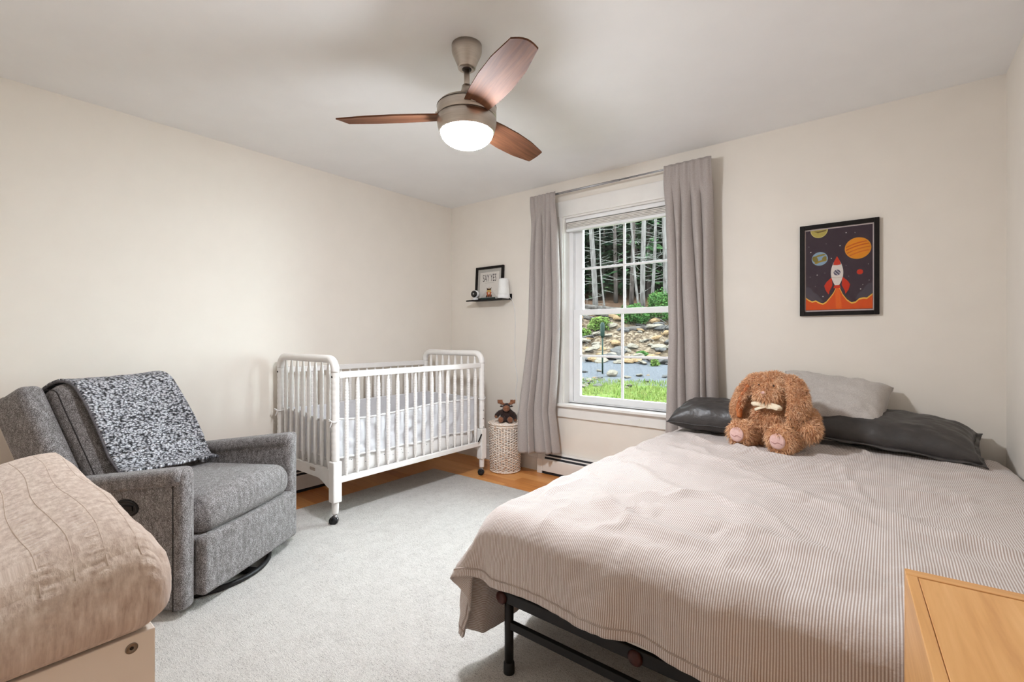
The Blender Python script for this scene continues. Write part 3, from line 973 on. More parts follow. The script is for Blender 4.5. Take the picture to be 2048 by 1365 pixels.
for x in (CX0, CX1):
    for yv in (CY0, CY1):
        link('post', post_top, crib, (x - WM[crib].translation.x, yv - WM[crib].translation.y, 0))
        pb = MB()
        sx = 0.029
        pb.box(x - sx, x + sx, yv - sx, yv + sx, 0.135, 0.385)
        pb.build('post_block', m_white, crib, world=True, bevel=0.006, seg=3)
        MB().lathe([(0.0, 0.062), (0.019, 0.062), (0.0205, 0.072), (0.022, 0.128), (0.0235, 0.137)], 20, Matrix.Translation((x, yv, 0))).build('foot', m_white, crib, True, True)
        # small cap bolt near the top of each post
        bo = Matrix.Translation((x, yv - 0.0232 if yv == CY0 else yv + 0.0232, 0.905)) @ Matrix.Rotation(PI / 2, 4, 'X')
        MB().lathe([(0.0, -0.002), (0.006, -0.002), (0.006, 0.002), (0.0, 0.002)], 12, bo).build('bolt', m_black, crib, True, True)
        # caster
        off = 0.018 if x == CX1 else -0.012
        ca = MB()
        ca.lathe([(0.0, 0.050), (0.012, 0.050), (0.012, 0.064), (0.0, 0.064)], 12, Matrix.Translation((x, yv, 0)))
        ca.tube([(x, yv - 0.0, 0.052), (x + off * 0.5, yv - 0.004, 0.051), (x + off, yv - 0.006, 0.044)], 0.010, 8)
        cst = ca.build('caster', m_chrome, crib, True, True)
        ax = Matrix.Translation((x + off * 0.2, yv - 0.012, 0.0255)) @ Matrix.Rotation(math.radians(35), 4, 'Z') @ Matrix.Rotation(PI / 2, 4, 'X')
        for s in (-1, 1):
            MB().lathe([(0.0, -0.008), (0.021, -0.008), (0.0252, -0.004), (0.0252, 0.004), (0.021, 0.008), (0.0, 0.008)], 22, ax @ Matrix.Translation((0, 0, s * 0.0115))).build('wheel', m_rubber, cst, True, True)
        MB().lathe([(0.0262, -0.004), (0.0285, -0.004), (0.0285, 0.004), (0.0262, 0.004)], 22, ax, caps=False).build('wheel_hood', m_chrome, cst, True, True)
        MB().box(-0.006, 0.006, -0.034, -0.020, 0.018, 0.024, ax @ Matrix.Rotation(-PI / 2, 4, 'X')).build('brake_lever', m_black, cst, world=True)
# arched top rails of both ends
for yv in (CY0, CY1):
    R = 0.070
    path = [(CX0, yv, 0.930)] + [(CX0 + R - R * math.cos(a), yv, PZ - R + R * math.sin(a)) for a in [PI / 2 * i / 8 for i in range(9)]]
    path += [(CX1 - R + R * math.sin(a), yv, PZ - R + R * math.cos(a)) for a in [PI / 2 * i / 8 for i in range(9)]] + [(CX1, yv, 0.930)]
    MB().tube(path, 0.0245, 16).build('end_arch', m_white, crib, True, True)
    # shaped bottom panel: deeper at the posts
    n = 30; bot = []; top = []
    for i in range(n + 1):
        t = i / n
        x = lerp(CX0 + 0.025, CX1 - 0.025, t)
        e = sstep(0.0, 0.26, min(t, 1 - t))
        bot.append((x, lerp(0.205, 0.255, e)))
        top.append((x, 0.325))
    poly = bot + list(reversed(top))
    M_ = Matrix.Translation((0, yv + 0.011, 0)) @ Matrix.Rotation(PI / 2, 4, 'X')
    extrude_poly(MB(), poly)
    mb = MB(); extrude_poly(mb, poly, M_, 0.0, 0.022)
    mb.build('end_panel', m_white, crib, world=True, clean=True)
# warning sticker on the near end panel
bx('sticker', (-2.94, -2.875, CY0 - 0.0118, CY0 - 0.0108, 0.288, 0.308), plain('paper_sticker', S(206, 196, 186), S(150, 130, 118), 160, 0.7), crib)
# spindles
sp_end = MB().lathe(turned(0.0135, 0.322, 0.992, 0.0335, 0.10, 0.1), 12).mesh('spindle', m_white, True)
sp_side = MB().lathe(turned(0.0128, 0.275, 0.905, 0.0185, 0.16, 0.1), 12).mesh('spindle', m_white, True)
ox, oy = WM[crib].translation.x, WM[crib].translation.y
for yv in (CY0, CY1):
    for i in range(8):
        x = lerp(CX0, CX1, (i + 1) / 9)
        link('spindle', sp_end, crib, (x - ox, yv - oy, 0))
for x in (CX0, CX1):
    for i in range(16):
        yv = lerp(CY0, CY1, (i + 0.98) / 16.95)
        link('spindle', sp_side, crib, (x - ox, yv - oy, 0))
    bx('top_rail', (x - 0.014, x + 0.014, CY0 + 0.022, CY1 - 0.022, 0.895, 0.934), m_white, crib, 0.004)
    bx('bottom_rail', (x - 0.014, x + 0.014, CY0 + 0.028, CY1 - 0.028, 0.246, 0.282), m_white, crib, 0.004)
# adjustment holes and strap hook of the far post
for z in (0.40, 0.47, 0.54):
    hm_ = Matrix.Translation((CX1 + 0.0225, CY1 - 0.004, z)) @ Matrix.Rotation(PI / 2, 4, 'Y')
    MB().lathe([(0.0, -0.002), (0.004, -0.002), (0.004, 0.002), (0.0, 0.002)], 10, hm_).build('peg_hole', m_black, crib, True, True)
MB().tube([(CX1 + 0.026, CY1 - 0.03, 0.345), (CX1 + 0.030, CY1 - 0.052, 0.318), (CX1 + 0.024, CY1 - 0.066, 0.286)], 0.006, 8).build('spring_hook', m_black, crib, True, True)
bx('mattress_support', (CX0 + 0.03, CX1 - 0.03, CY0 + 0.03, CY1 - 0.03, 0.252, 0.262), m_white, crib)

def sheet_mat():
    t = NT('crib_sheet_cotton')
    v = t.coord('Object')
    vo = t.n('ShaderNodeTexVoronoi'); vo.inputs['Scale'].default_value = 34
    t.l(v, vo.inputs['Vector'])
    d = t.math('LESS_THAN', vo.outputs['Distance'], 0.11)
    nz = t.noise(v, 5, 2)
    k = t.math('MULTIPLY', d, t.math('GREATER_THAN', nz, 0.44))
    t.color(t.mixc(k, S(238, 236, 234), S(70, 74, 84)))
    t.setp(0.85, 0, 0.2)
    return t.mat
cmb = MB()
cmb.rbox((0, 0, 0.065), (0.31, 0.62, 0.065), 0.035, m=8, e=4, fn=lambda u, o: o + Vector((0, 0, 0.008 * (1 - u[0] ** 2) * (1 - u[1] ** 2) if u[2] > 0 else 0)))
cmo = cmb.build('crib_mattress', sheet_mat(), None, True)
cmo.location = ((CX0 + CX1) / 2, (CY0 + CY1) / 2, 0.2625)
setprops(cmo, 'crib mattress with a dotted white fitted sheet inside the crib', 'mattress')

# mesh liner tied inside the crib
def liner_mat():
    t = NT('white_mesh_fabric')
    v = t.coord('Object')
    f = t.noise(v, 500, 2)
    t.color(t.ramp(f, [(0.3, S(240, 240, 242)), (0.7, S(226, 226, 230))]))
    t.setp(0.7, 0, 0.2, 0.2)
    tr = t.n('ShaderNodeBsdfTranslucent'); tr.inputs['Color'].default_value = (0.9, 0.9, 0.92, 1)
    mx = t.n('ShaderNodeMixShader'); mx.inputs[0].default_value = 0.3
    t.l(t.b.outputs[0], mx.inputs[1]); t.l(tr.outputs[0], mx.inputs[2]); t.l(mx.outputs[0], t.out.inputs['Surface'])
    return t.mat
m_liner = liner_mat()
ln = thing('crib_liner', 'white mesh crib liner tied around the inside of the crib', 'crib liner', ((CX0 + CX1) / 2, (CY0 + CY1) / 2, 0.40))
ix0, ix1, iy0, iy1 = CX0 + 0.026, CX1 - 0.026, CY0 + 0.026, CY1 - 0.026
per = [(ix1, iy0), (ix1, iy1), (ix0, iy1), (ix0, iy0)]
def liner_band(a, b, sag, seed, nrm, deep, split):
    def fn(u, v):
        x, yv = lerp(a[0], b[0], u), lerp(a[1], b[1], u)
        e = math.sin(PI * u) ** 0.5 if 0 < u < 1 else 0
        zt = 0.650 - sag * e * (0.5 + 0.5 * math.sin(u * 5 + seed)) + 0.006 * fbm(u * 4 + seed, 0.3)
        zb = 0.385 + 0.018 * fbm(u * 5 + seed, 2.2) - 0.012 * e
        z = lerp(zb, zt, v)
        d = (0.010 + deep * (0.5 + 0.5 * math.sin(u * 46 + 2.0 * math.sin(v * 6 + seed) + 3 * fbm(u * 5, v * 2 + seed)))) * e * (0.35 + 0.65 * math.sin(PI * min(1, v * 1.0 + 0.05)))
        return (x + nrm[0] * d, yv + nrm[1] * d, z)
    mb = MB(); mb.grid(fn, 120, 26)
    o = mb.build('panel', m_liner, ln, True, True, solid=0.004)
    for v0, nm in ((0.955, 'top_binding'), (0.0, 'bottom_binding')):
        bb = MB(); bb.grid(lambda u, v: (lambda p: (p[0] - nrm[0] * 0.003, p[1] - nrm[1] * 0.003, p[2]))(fn(u, v0 + v * 0.05)), 120, 2)
        bb.build(nm, m_white_cotton, ln, True, True, solid=0.002)
m_white_cotton = plain('white_cotton', S(240, 239, 238), S(232, 231, 230), 120, 0.8, sheen=0.1)
liner_band(per[0], per[1], 0.030, 1.0, (-1, 0), 0.022, 0)
liner_band(per[1], per[2], 0.012, 2.0, (0, -1), 0.006, 0)
liner_band(per[2], per[3], 0.020, 3.0, (1, 0), 0.008, 0)
liner_band(per[3], per[0], 0.040, 4.0, (0, 1), 0.008, 0)
for (x, yv, sx_, sy_) in ((CX0, CY0, 1, 1), (CX1, CY0, -1, 1), (CX1, CY1, -1, -1), (CX0, CY1, 1, -1)):
    z = 0.632
    ring = [(x + 0.0275 * math.cos(a), yv + 0.0275 * math.sin(a), z + 0.004 * math.sin(2 * a)) for a in [2 * PI * i / 16 for i in range(16)]]
    MB().tube(ring, 0.0035, 6, closed=True).build('tie', m_white_cotton, ln, True, True)
    kx, ky = x + 0.012, yv - 0.030 * sy_
    MB().tube(smooth_path([(kx, ky, z), (kx - 0.012, ky - 0.012 * sy_, z + 0.014), (kx - 0.022, ky - 0.006 * sy_, z + 0.002), (kx - 0.004, ky, z - 0.002), (kx - 0.010, ky - 0.008 * sy_, z - 0.035)], 5), 0.0032, 6).build('tie_bow', m_white_cotton, ln, True, True)

# ------------------------------------------------------------------ grey recliner armchair
def tweed(name, dark, light, warm, scale=420):
    t = NT(name)
    v = t.coord('Object', (1, 1, 2.2))
    a = t.noise(v, scale, 3, 0.75)
    v2 = t.coord('Object', (2.0, 2.0, 0.8))
    b = t.noise(v2, scale * 0.9, 2, 0.6)
    c = t.noise(v2, 30, 3, 0.6)
    f = t.math('ADD', t.math('MULTIPLY', a, 0.5), t.math('ADD', t.math('MULTIPLY', b, 0.36), t.math('MULTIPLY', c, 0.14)))
    t.color(t.ramp(f, [(0.38, dark), (0.62, light), (0.5, warm)]))
    t.setp(0.92, 0, 0.15, 0.2)
    t.bump(f, 0.6, 0.006)
    return t.mat
m_tweed = tweed('grey_tweed', S(34, 32, 32), S(206, 203, 204), S(112, 107, 105), 300)
m_piping = plain('dark_seam_thread', S(48, 44, 43), S(40, 37, 36), 90, 0.9)
ch = thing('recliner_armchair', 'grey tweed swivel recliner armchair beside the crib', 'armchair', (-2.407, 0.982, 0.0075), math.atan2(0.497, 0.868))
ZB = -0.0075
def cb(name, c, h, r, fn=None, mat=m_tweed, m=8, e=5, rot=None):
    mb = MB()
    Mx = None
    if rot is not None:
        Mx = Matrix.Translation(c) @ Matrix.Rotation(rot, 4, 'Y')
        mb.rbox((0, 0, 0), h, r, m, e, fn, Mx)
    else:
        mb.rbox(c, h, r, m, e, fn)
    return mb.build(name, mat, ch, True)
z = lambda a: a + ZB
# arms: slim slabs with a rounded cap
for s, nm in ((-1, 'arm'), (1, 'arm')):
    a_ = cb(nm, (-0.375, s * 0.350, z(0.322)), (0.372, 0.036, 0.288), 0.026, fn=lambda u, o: o + Vector((0, 0, 0.048 * (u[0] - 1) * sstep(-0.9, 1.0, u[2]))))
    # padded cap of the arm, overhanging outwards
    cp = MB()
    cp.rbox((-0.345, s * 0.357, z(0.578)), (0.330, 0.052, 0.034), 0.028, 8, 5, fn=lambda u, o: o + Vector((0, 0, 0.043 * (u[0] - 1) + 0.006)))
    cp.build('arm_pad', m_tweed, a_, True)
    # front edge seam
    MB().tube([(-0.045, s * 0.3868, z(0.04)), (-0.045, s * 0.3868, z(0.56))], 0.0022, 6).build('seam', m_piping, a_, True)
# front rail of each arm is the slab itself; footrest panel between them
cb('footrest', (0.000, 0, z(0.186)), (0.030, 0.310, 0.124), 0.022, fn=lambda u, o: o + Vector((0.010 * (1 - u[1] ** 2) if u[0] > 0 else 0, 0, 0)))
cb('seat_cushion', (-0.275, 0, z(0.378)), (0.290, 0.308, 0.078), 0.070, fn=lambda u, o: o + Vector((0.018 * (1 - u[1] ** 2) if u[0] > 0.5 else 0, 0, (0.030 * (1 - u[1] ** 2) * (0.6 + 0.4 * u[0])) if u[2] > 0 else 0)), e=7)
cb('seat_box', (-0.36, 0, z(0.185)), (0.345, 0.312, 0.125), 0.02)
# back: inclined cushion and two wings
ang = math.radians(-29)
def backpt(p, zz): return (p, 0, zz)
bc = cb('back_cushion', (-0.690, 0, z(0.655)), (0.085, 0.275, 0.300), 0.075, rot=ang, fn=lambda u, o: o + Vector((0.018 * (1 - u[1] ** 2) * (1 - 0.4 * u[2] ** 2) if u[0] > 0 else 0, 0, 0)), e=7, m=10)
MB().tube(smooth_path([Vector(backpt(-0.690, z(0.655))) + Matrix.Rotation(ang, 3, 'Y') @ Vector(q) for q in [(-0.02, -0.268, 0.29), (0.055, -0.272, 0.255), (0.062, -0.274, 0.15), (0.062, -0.274, -0.25)]], 6), 0.0025, 6).build('seam', m_piping, bc, True)
for s in (-1, 1):
    cb('wing', (-0.745, s * 0.330, z(0.640)), (0.088, 0.052, 0.300), 0.038, rot=ang, e=5)
cb('back_shell', (-0.800, 0, z(0.585)), (0.045, 0.37, 0.33), 0.03, rot=ang)
# reclining handle on the outer side of the near arm
hrot = Matrix.Translation((-0.262, -0.387, z(0.447))) @ Matrix.Rotation(PI / 2, 4, 'X')
ov = MB()
ring = [(0.052 * math.cos(a) if True else 0, 0.030 * math.sin(a), 0) for a in [2 * PI * i / 28 for i in range(28)]]
ov.tube([hrot @ Vector(p) for p in ring], 0.006, 8, closed=True)
hd_ = ov.build('handle_bezel', m_black, ch, True)
pl_ = disc(0, 0, 0.050, 0.028, 28)
mb = MB(); extrude_poly(mb, pl_, hrot, -0.001, 0.002); mb.build('handle_recess', m_rubber, ch, clean=True)
mb = MB(); mb.rbox((0, 0, 0), (0.024, 0.011, 0.005), 0.004, 2, 2, None, hrot @ Matrix.Translation((0.008, 0, 0.004))); mb.build('handle_lever', m_black, ch, True)
# swivel base
circ = lambda r, zz, n=40: [(-0.272 + r * math.cos(2 * PI * i / n), r * math.sin(2 * PI * i / n), zz) for i in range(n)]
MB().tube(circ(0.300, 0.0125), 0.0118, 10, closed=True).build('base_ring', m_black, ch, True)
MB().box(-0.57, 0.02, -0.022, 0.022, 0.006, 0.020).box(-0.322, -0.278, -0.285, 0.285, 0.0065, 0.0205).build('base_cross', m_black, ch)
MB().lathe([(0.05, 0.014), (0.05, 0.05), (0.10, 0.055), (0.10, 0.062)], 24, Matrix.Translation((-0.30, 0, 0))).build('swivel_post', m_black, ch, True)

# fleece throw hanging over the back of the chair
def fleece_mat():
    t = NT('sherpa_fleece')
    v = t.coord('UV', (1, 1, 1))
    nz = t.n('ShaderNodeTexNoise'); nz.inputs['Scale'].default_value = 60; t.l(v, nz.inputs['Vector'])
    vm = t.n('ShaderNodeVectorMath', operation='MULTIPLY_ADD')
    t.l(nz.outputs['Color'], vm.inputs[0]); vm.inputs[1].default_value = (0.016, 0.010, 0); t.l(v, vm.inputs[2])
    mp = t.n('ShaderNodeMapping'); mp.inputs['Scale'].default_value = (70, 125, 1); t.l(vm.outputs[0], mp.inputs['Vector'])
    vo = t.n('ShaderNodeTexVoronoi'); vo.inputs['Scale'].default_value = 1.0; t.l(mp.outputs[0], vo.inputs['Vector'])
    d = vo.outputs['Distance']
    t.color(t.ramp(d, [(0.30, S(226, 226, 232)), (0.74, S(30, 30, 36)), (0.54, S(140, 141, 149))]))
    t.setp(0.95, 0, 0.1, 0.3)
    t.bump(t.math('SUBTRACT', 1.0, d), 1.0, 0.02)
    return t.mat
th = MB()
Rm = Matrix.Rotation(ang, 3, 'Y')
base = Vector((-0.690, 0, z(0.655)))
prof_l = [(-0.150, 0.05), (-0.155, 0.16), (-0.150, 0.255), (-0.115, 0.300), (-0.05, 0.3165), (0.02, 0.312), (0.068, 0.288), (0.099, 0.245), (0.112, 0.17), (0.117, 0.05), (0.117, -0.08), (0.112, -0.19), (0.110, -0.250)]
pw = [base + Rm @ Vector((a, 0, b)) for a, b in prof_l]
end = pw[-1]
pw += [end + Vector((0.022, 0, -0.012)), end + Vector((0.050, 0, -0.016))]
prof_w = smooth_path(pw, 6)
arc = [0.0]
for i in range(1, len(prof_w)): arc.append(arc[-1] + (prof_w[i] - prof_w[i - 1]).length)
NU, NV = 56, len(prof_w) - 1
tv = []; tf = []; tuv = []
for j, p in enumerate(prof_w):
    s = arc[j] / arc[-1]
    for i in range(NU + 1):
        u = i / NU
        q = lerp(lerp(-0.215, -0.235, s), lerp(0.262, 0.285, s), u)
        nn = 0.004 * fbm(u * 5, s * 6, 0.7) + 0.006 * math.exp(-((u - 0.16 - 0.1 * s) / 0.05) ** 2) * sstep(0.3, 0.6, s)
        tb = prof_w[min(j + 1, NV)] - prof_w[max(j - 1, 0)]
        nv_ = Vector((tb.z, 0, -tb.x)).normalized() * -1
        crown = 0.012 * (1 - (q / 0.275) ** 2) * (1 if 0.35 < s < 0.9 else 0.6)
        # edges fall a little behind the crown of the cushion
        pt = p + nv_ * (nn + 0.004) * -1
        if s < 0.86: pt = pt - nv_ * (crown - 0.010)
        else: pt = pt + Vector((0, 0, 0.020 * (1 - (q / 0.3) ** 2) + 0.008))
        pt = Vector((pt.x, q, pt.z + (0.05 * (1 - u) ** 2 * sstep(0.80, 1.0, s) if s > 0.8 else 0)))
        tv.append(tuple(pt)); tuv.append((q, arc[j]))
for j in range(NV):
    for i in range(NU):
        a = j * (NU + 1) + i
        tf.append((a, a + NU + 1, a + NU + 2, a + 1))
th.add(tv, tf)
ct = thing('throw_blanket', 'black and white fleece throw draped over the grey armchair back', 'blanket', (-2.407, 0.982, 0.0075), math.atan2(0.497, 0.868))
tb_o = th.build('blanket_cloth', fleece_mat(), ct, True, solid=-0.012)
uvl = tb_o.data.uv_layers.new(name='UVMap')
for lp_ in tb_o.data.loops: uvl.data[lp_.index].uv = tuv[lp_.vertex_index]
m_edge = plain('fleece_binding', S(70, 68, 72), S(120, 118, 122), 300, 0.9)
for i0 in (0, NU):
    pth = [tv[j * (NU + 1) + i0] for j in range(NV + 1)]
    MB().tube(pth, 0.0065, 6).build('edge_binding', m_edge, ct, True)

# ------------------------------------------------------------------ changing table with pad (near left)
m_cab = plain('cream_cabinet_laminate', S(238, 227, 214), S(234, 223, 210), 8, 0.45)
DX0, DX1, DY0, DY1, DZ = -1.76, -0.848, YN + 0.018, 0.213, 0.72
dr = thing('changing_table', 'cream changing table cabinet standing in front of the grey armchair', 'changing table', ((DX0 + DX1) / 2, (DY0 + DY1) / 2, 0))
bx('side_panel', (DX1 - 0.018, DX1, DY0, DY1, 0, DZ), m_cab, dr, 0.0015)
bx('side_panel', (DX0, DX0 + 0.018, DY0, DY1, 0, DZ), m_cab, dr, 0.0015)
bx('top', (DX0 + 0.018, DX1 - 0.018, DY0, DY1, DZ - 0.018, DZ), m_cab, dr, 0.0015)
bx('back_panel', (DX0 + 0.018, DX1 - 0.018, DY0, DY0 + 0.012, 0.0, DZ - 0.05), m_cab, dr)
bx('front_rail', (DX0 + 0.018, DX1 - 0.018, DY1 - 0.02, DY1 - 0.002, DZ - 0.05, DZ - 0.018), m_cab, dr, 0.0015)
bx('plinth', (DX0 + 0.018, DX1 - 0.018, DY1 - 0.05, DY1 - 0.035, 0.0, 0.06), m_cab, dr)
for i in range(3):
    z0 = 0.065 + i * 0.2
    d_ = bx('drawer', (DX0 + 0.021, DX1 - 0.021, DY0 + 0.03, DY1 - 0.002, z0, z0 + 0.194), m_cab, dr, 0.002)
    for x in (-1.52, -1.09):
        kb = Matrix.Translation((x, DY1 - 0.002, z0 + 0.1)) @ Matrix.Rotation(-PI / 2, 4, 'X')
        MB().lathe([(0.0, 0.0), (0.007, 0.0), (0.007, 0.012), (0.015, 0.018), (0.013, 0.025), (0.0, 0.026)], 16, kb).build('knob', m_cab, d_, True, True)
for yv in (0.185, -0.20):
    bm_ = Matrix.Translation((DX1, yv, 0.703)) @ Matrix.Rotation(PI / 2, 4, 'Y')
    s_ = MB().lathe([(0.0, -0.001), (0.0075, -0.001), (0.0075, 0.0006), (0.0062, 0.0012), (0.0048, 0.0004), (0.0, 0.0004)], 24, bm_).build('bolt_cap', plain('dull_nickel', S(150, 140, 128), S(130, 120, 110), 40, 0.4, 1.0), dr, True, True)
    MB().lathe([(0.0, 0.0004), (0.0026, 0.0004), (0.0026, 0.0010), (0.0, 0.0010)], 6, bm_).build('hex_socket', m_black, s_, False, True)

def pad_mat():
    t = NT('knit_pad_cover')
    uv = t.coord('UV')
    sp = t.n('ShaderNodeSeparateXYZ'); t.l(uv, sp.inputs[0])
    a = t.noise(t.coord('UV', (1, 1, 1)), 45, 4, 0.65)
    b = t.noise(t.coord('UV', (0.35, 1.0, 1)), 140, 3, 0.6)
    f = t.math('ADD', t.math('MULTIPLY', a, 0.5), t.math('MULTIPLY', b, 0.5))
    t.color(t.ramp(f, [(0.34, S(176, 154, 140)), (0.66, S(226, 212, 200)), (0.5, S(204, 186, 172))]))
    t.setp(0.95, 0, 0.1, 0.25)
    # ruched stripes: bands along the pad with fine gathers across
    band = t.math('SINE', t.math('MULTIPLY', sp.outputs['Y'], 2 * PI / 0.052))
    gather = t.math('SINE', t.math('ADD', t.math('MULTIPLY', sp.outputs['X'], 2 * PI / 0.017), t.math('MULTIPLY', a, 7.0)))
    k = t.math('MULTIPLY', t.math('MAXIMUM', band, 0.0), gather)
    line = t.math('LESS_THAN', t.math('ABSOLUTE', band), 0.16)
    h = t.math('SUBTRACT', t.math('ADD', t.math('MULTIPLY', k, 0.24), t.math('MULTIPLY', f, 0.8)), t.math('MULTIPLY', line, 0.8))
    t.bump(h, 0.55, 0.006)
    return t.mat
pad = MB()
PX_0, PX_1, PY_0, PY_1 = -1.625, -0.822, -0.275, 0.232
pc = ((PX_0 + PX_1) / 2, (PY_0 + PY_1) / 2)
hx, hy = (PX_1 - PX_0) / 2, (PY_1 - PY_0) / 2
def padfn(u, o):
    o = Vector(o)
    kz = sstep(-0.3, 0.7, u[2])
    if kz > 0:
        # raised long sides, hollow middle, soft ends
        k = abs(u[1])
        o.z += kz * (0.030 * sstep(0.15, 0.80, k) - 0.016 * sstep(0.86, 1.0, k) - 0.012 * sstep(0.75, 1.0, u[0]))
        o.z += kz * 0.003 * fbm(o.x * 9, o.y * 9, 1.3)
    o.x += 0.012 * (1 - u[2] ** 2) * sstep(0.5, 1.0, u[0])
    o.y += 0.006 * fbm(o.x * 5, o.z * 12, 4.0)
    return o
pad.rbox((0, 0, 0.060), (hx, hy, 0.060), 0.045, m=26, e=6, fn=padfn)
pdo = pad.build('changing_pad', pad_mat(), None, True)
pdo.location = (pc[0], pc[1], DZ + 0.0015)
uvl = pdo.data.uv_layers.new(name='UVMap')
for lp_ in pdo.data.loops:
    v_ = pdo.data.vertices[lp_.vertex_index].co
    uvl.data[lp_.index].uv = (v_.x + (v_.z - 0.1 if v_.x < hx - 0.05 else -(v_.z - 0.1)) * 0.6, v_.y)
from mathutils.bvhtree import BVHTree
bvh = BVHTree.FromPolygons([v.co for v in pdo.data.vertices], [tuple(p.vertices) for p in pdo.data.polygons])
m_thread = plain('pad_seam_thread', S(206, 188, 174), S(194, 176, 162), 60, 0.95)
for k in range(-6, 7):
    yk = k * 0.036
    pth = []
    for i in range(60):
        x = lerp(-hx + 0.03, hx - 0.004, i / 59)
        hit = bvh.ray_cast(Vector((x, yk + 0.004 * math.sin(x * 14 + k), 1.0)), Vector((0, 0, -1)))
        if hit[0] is not None: pth.append(hit[0] - Vector((0, 0, 0.0003)))
    MB().tube(pth, 0.0009, 5).build('seam', m_thread, pdo, True)
setprops(pdo, 'beige ruched knit changing pad lying on the cream changing table', 'changing pad')

# ------------------------------------------------------------------ oak cabinet at the near right
m_oak = wood('light_oak', S(228, 176, 116), S(206, 150, 90), 1, 50, 0.4, S(220, 166, 104))
m_oak_v = wood('light_oak_edge', S(226, 172, 112), S(202, 146, 86), 0, 50, 0.42)
tb = thing('oak_cabinet', 'light oak cabinet top at the foot of the bed', 'cabinet', (0.020, 1.060, 0), math.radians(-0.5 + 4.0))
TZ = 0.75
TW, TD = 0.40, 0.70
bx('back_panel', (0, TW - 0.02, -0.026, 0, 0, TZ), m_oak_v, tb, 0.0015, False)
bx('side_panel', (0, 0.015, -TD, -0.026, 0, TZ), m_oak, tb, 0.0015, False)
bx('side_panel', (TW - 0.035, TW - 0.02, -TD, -0.026, 0, TZ), m_oak, tb, 0.0015, False)
bx('top_panel', (0.0155, TW - 0.0355, -TD, -0.0275, TZ - 0.02, TZ - 0.0008), m_oak, tb, 0.0015, False)
bx('shelf', (0.0155, TW - 0.0355, -TD + 0.01, -0.0275, 0.36, 0.378), m_oak, tb, 0.001, False)
bx('bottom_panel', (0.0155, TW - 0.0355, -TD, -0.0275, 0.04, 0.058), m_oak, tb, 0.001, False)

# ------------------------------------------------------------------ wicker basket
def wicker_mat():
    t = NT('whitewashed_wicker')
    v = t.coord('Object')
    a = t.noise(v, 60, 3, 0.7)
    b = t.noise(v, 260, 3, 0.7)
    f = t.math('ADD', t.math('MULTIPLY', a, 0.6), t.math('MULTIPLY', b, 0.4))
    t.color(t.ramp(f, [(0.34, S(190, 136, 98)), (0.50, S(244, 234, 224)), (0.42, S(226, 196, 170))]))
    t.setp(0.75, 0, 0.25)
    t.bump(b, 0.3, 0.002)
    return t.mat
m_wick = wicker_mat()
BKX, BKY = -2.585, 3.128
bk = thing('wicker_basket', 'whitewashed lidded wicker laundry basket between the crib and the curtain', 'basket', (BKX, BKY, 0))
BH = 0.395
NS = 34                        # upright stakes
def brad(zz): return lerp(0.124, 0.137, zz / BH)
wv = MB()
rows = 36
for r_ in range(rows):
    zz = 0.012 + (BH - 0.022) * r_ / (rows - 1)
    n = NS * 4
    pts = []
    for k in range(n):
        a = 2 * PI * k / n
        rr = brad(zz) + 0.0042 * math.sin(NS / 2 * a * 2 * 0.5 + (PI if r_ % 2 else 0)) + 0.0008 * math.sin(a * 13 + r_)
        pts.append((rr * math.cos(a), rr * math.sin(a), zz + 0.0008 * math.sin(a * 7 + r_ * 2)))
    wv.tube(pts, 0.0047, 5, closed=True)
wv.build('woven_wall', m_wick, bk, True)['kind'] = 'stuff'
stk = MB()
for k in range(NS):
    a = 2 * PI * k / NS
    stk.tube([(brad(0.01) * math.cos(a), brad(0.01) * math.sin(a), 0.008), (brad(BH) * math.cos(a), brad(BH) * math.sin(a), BH - 0.004)], 0.0042, 5)
stk.build('stakes', m_wick, bk, True)['kind'] = 'stuff'
MB().lathe([(0.0, 0.006), (0.118, 0.006), (0.118, 0.014), (0.0, 0.014)], 36).build('base', m_wick, bk)
MB().lathe([(brad(0.014) - 0.012, 0.014), (brad(BH) - 0.012, BH - 0.01)], 40, caps=False).build('shade_core', plain('basket_shade_core', S(104, 74, 54), S(84, 58, 42), 60, 0.9), bk, True)  # added dark cylinder: paints the shaded interior seen between the strands
def braid(R, zz, r, twist, n=120, ph=0.0, amp=0.004):
    return [((R + amp * math.cos(twist * a + ph)) * math.cos(a), (R + amp * math.cos(twist * a + ph)) * math.sin(a), zz + amp * math.sin(twist * a + ph)) for a in [2 * PI * i / n for i in range(n)]]
for nm, R, zz in (('foot_braid', 0.1255, 0.010), ('rim_braid', 0.1385, BH - 0.004)):
    mb = MB()
    for ph in (0, 2 * PI / 3, 4 * PI / 3): mb.tube(braid(R, zz, 0.004, 26, ph=ph), 0.0046, 5, closed=True)
    mb.build(nm, m_wick, bk, True)['kind'] = 'stuff'
lid = MB().lathe([(0.0, BH + 0.006), (0.140, BH + 0.004), (0.143, BH + 0.012), (0.135, BH + 0.020), (0.06, BH + 0.026), (0.0, BH + 0.027)], 48).build('lid', m_wick, bk, True)
lw = MB()
for i in range(13):
    R = 0.145 - i * 0.0108
    zz = BH + 0.016 + 0.012 * (i / 12) ** 0.6
    n = 96
    lw.tube([((R + 0.0) * math.cos(a), R * math.sin(a), zz + 0.0026 * math.sin(17 * a + (PI if i % 2 else 0))) for a in [2 * PI * k / n for k in range(n)]], 0.0052, 5, closed=True)
lw.build('lid_weave', m_wick, lid, True)['kind'] = 'stuff'
# carrying loop at the back-left of the rim
MB().tube(smooth_path([(-0.137, -0.035, BH - 0.09), (-0.152, -0.02, BH - 0.06), (-0.157, 0.0, BH - 0.05), (-0.152, 0.02, BH - 0.06), (-0.137, 0.035, BH - 0.09)], 5), 0.006, 7).build('handle_loop', m_wick, bk, True)

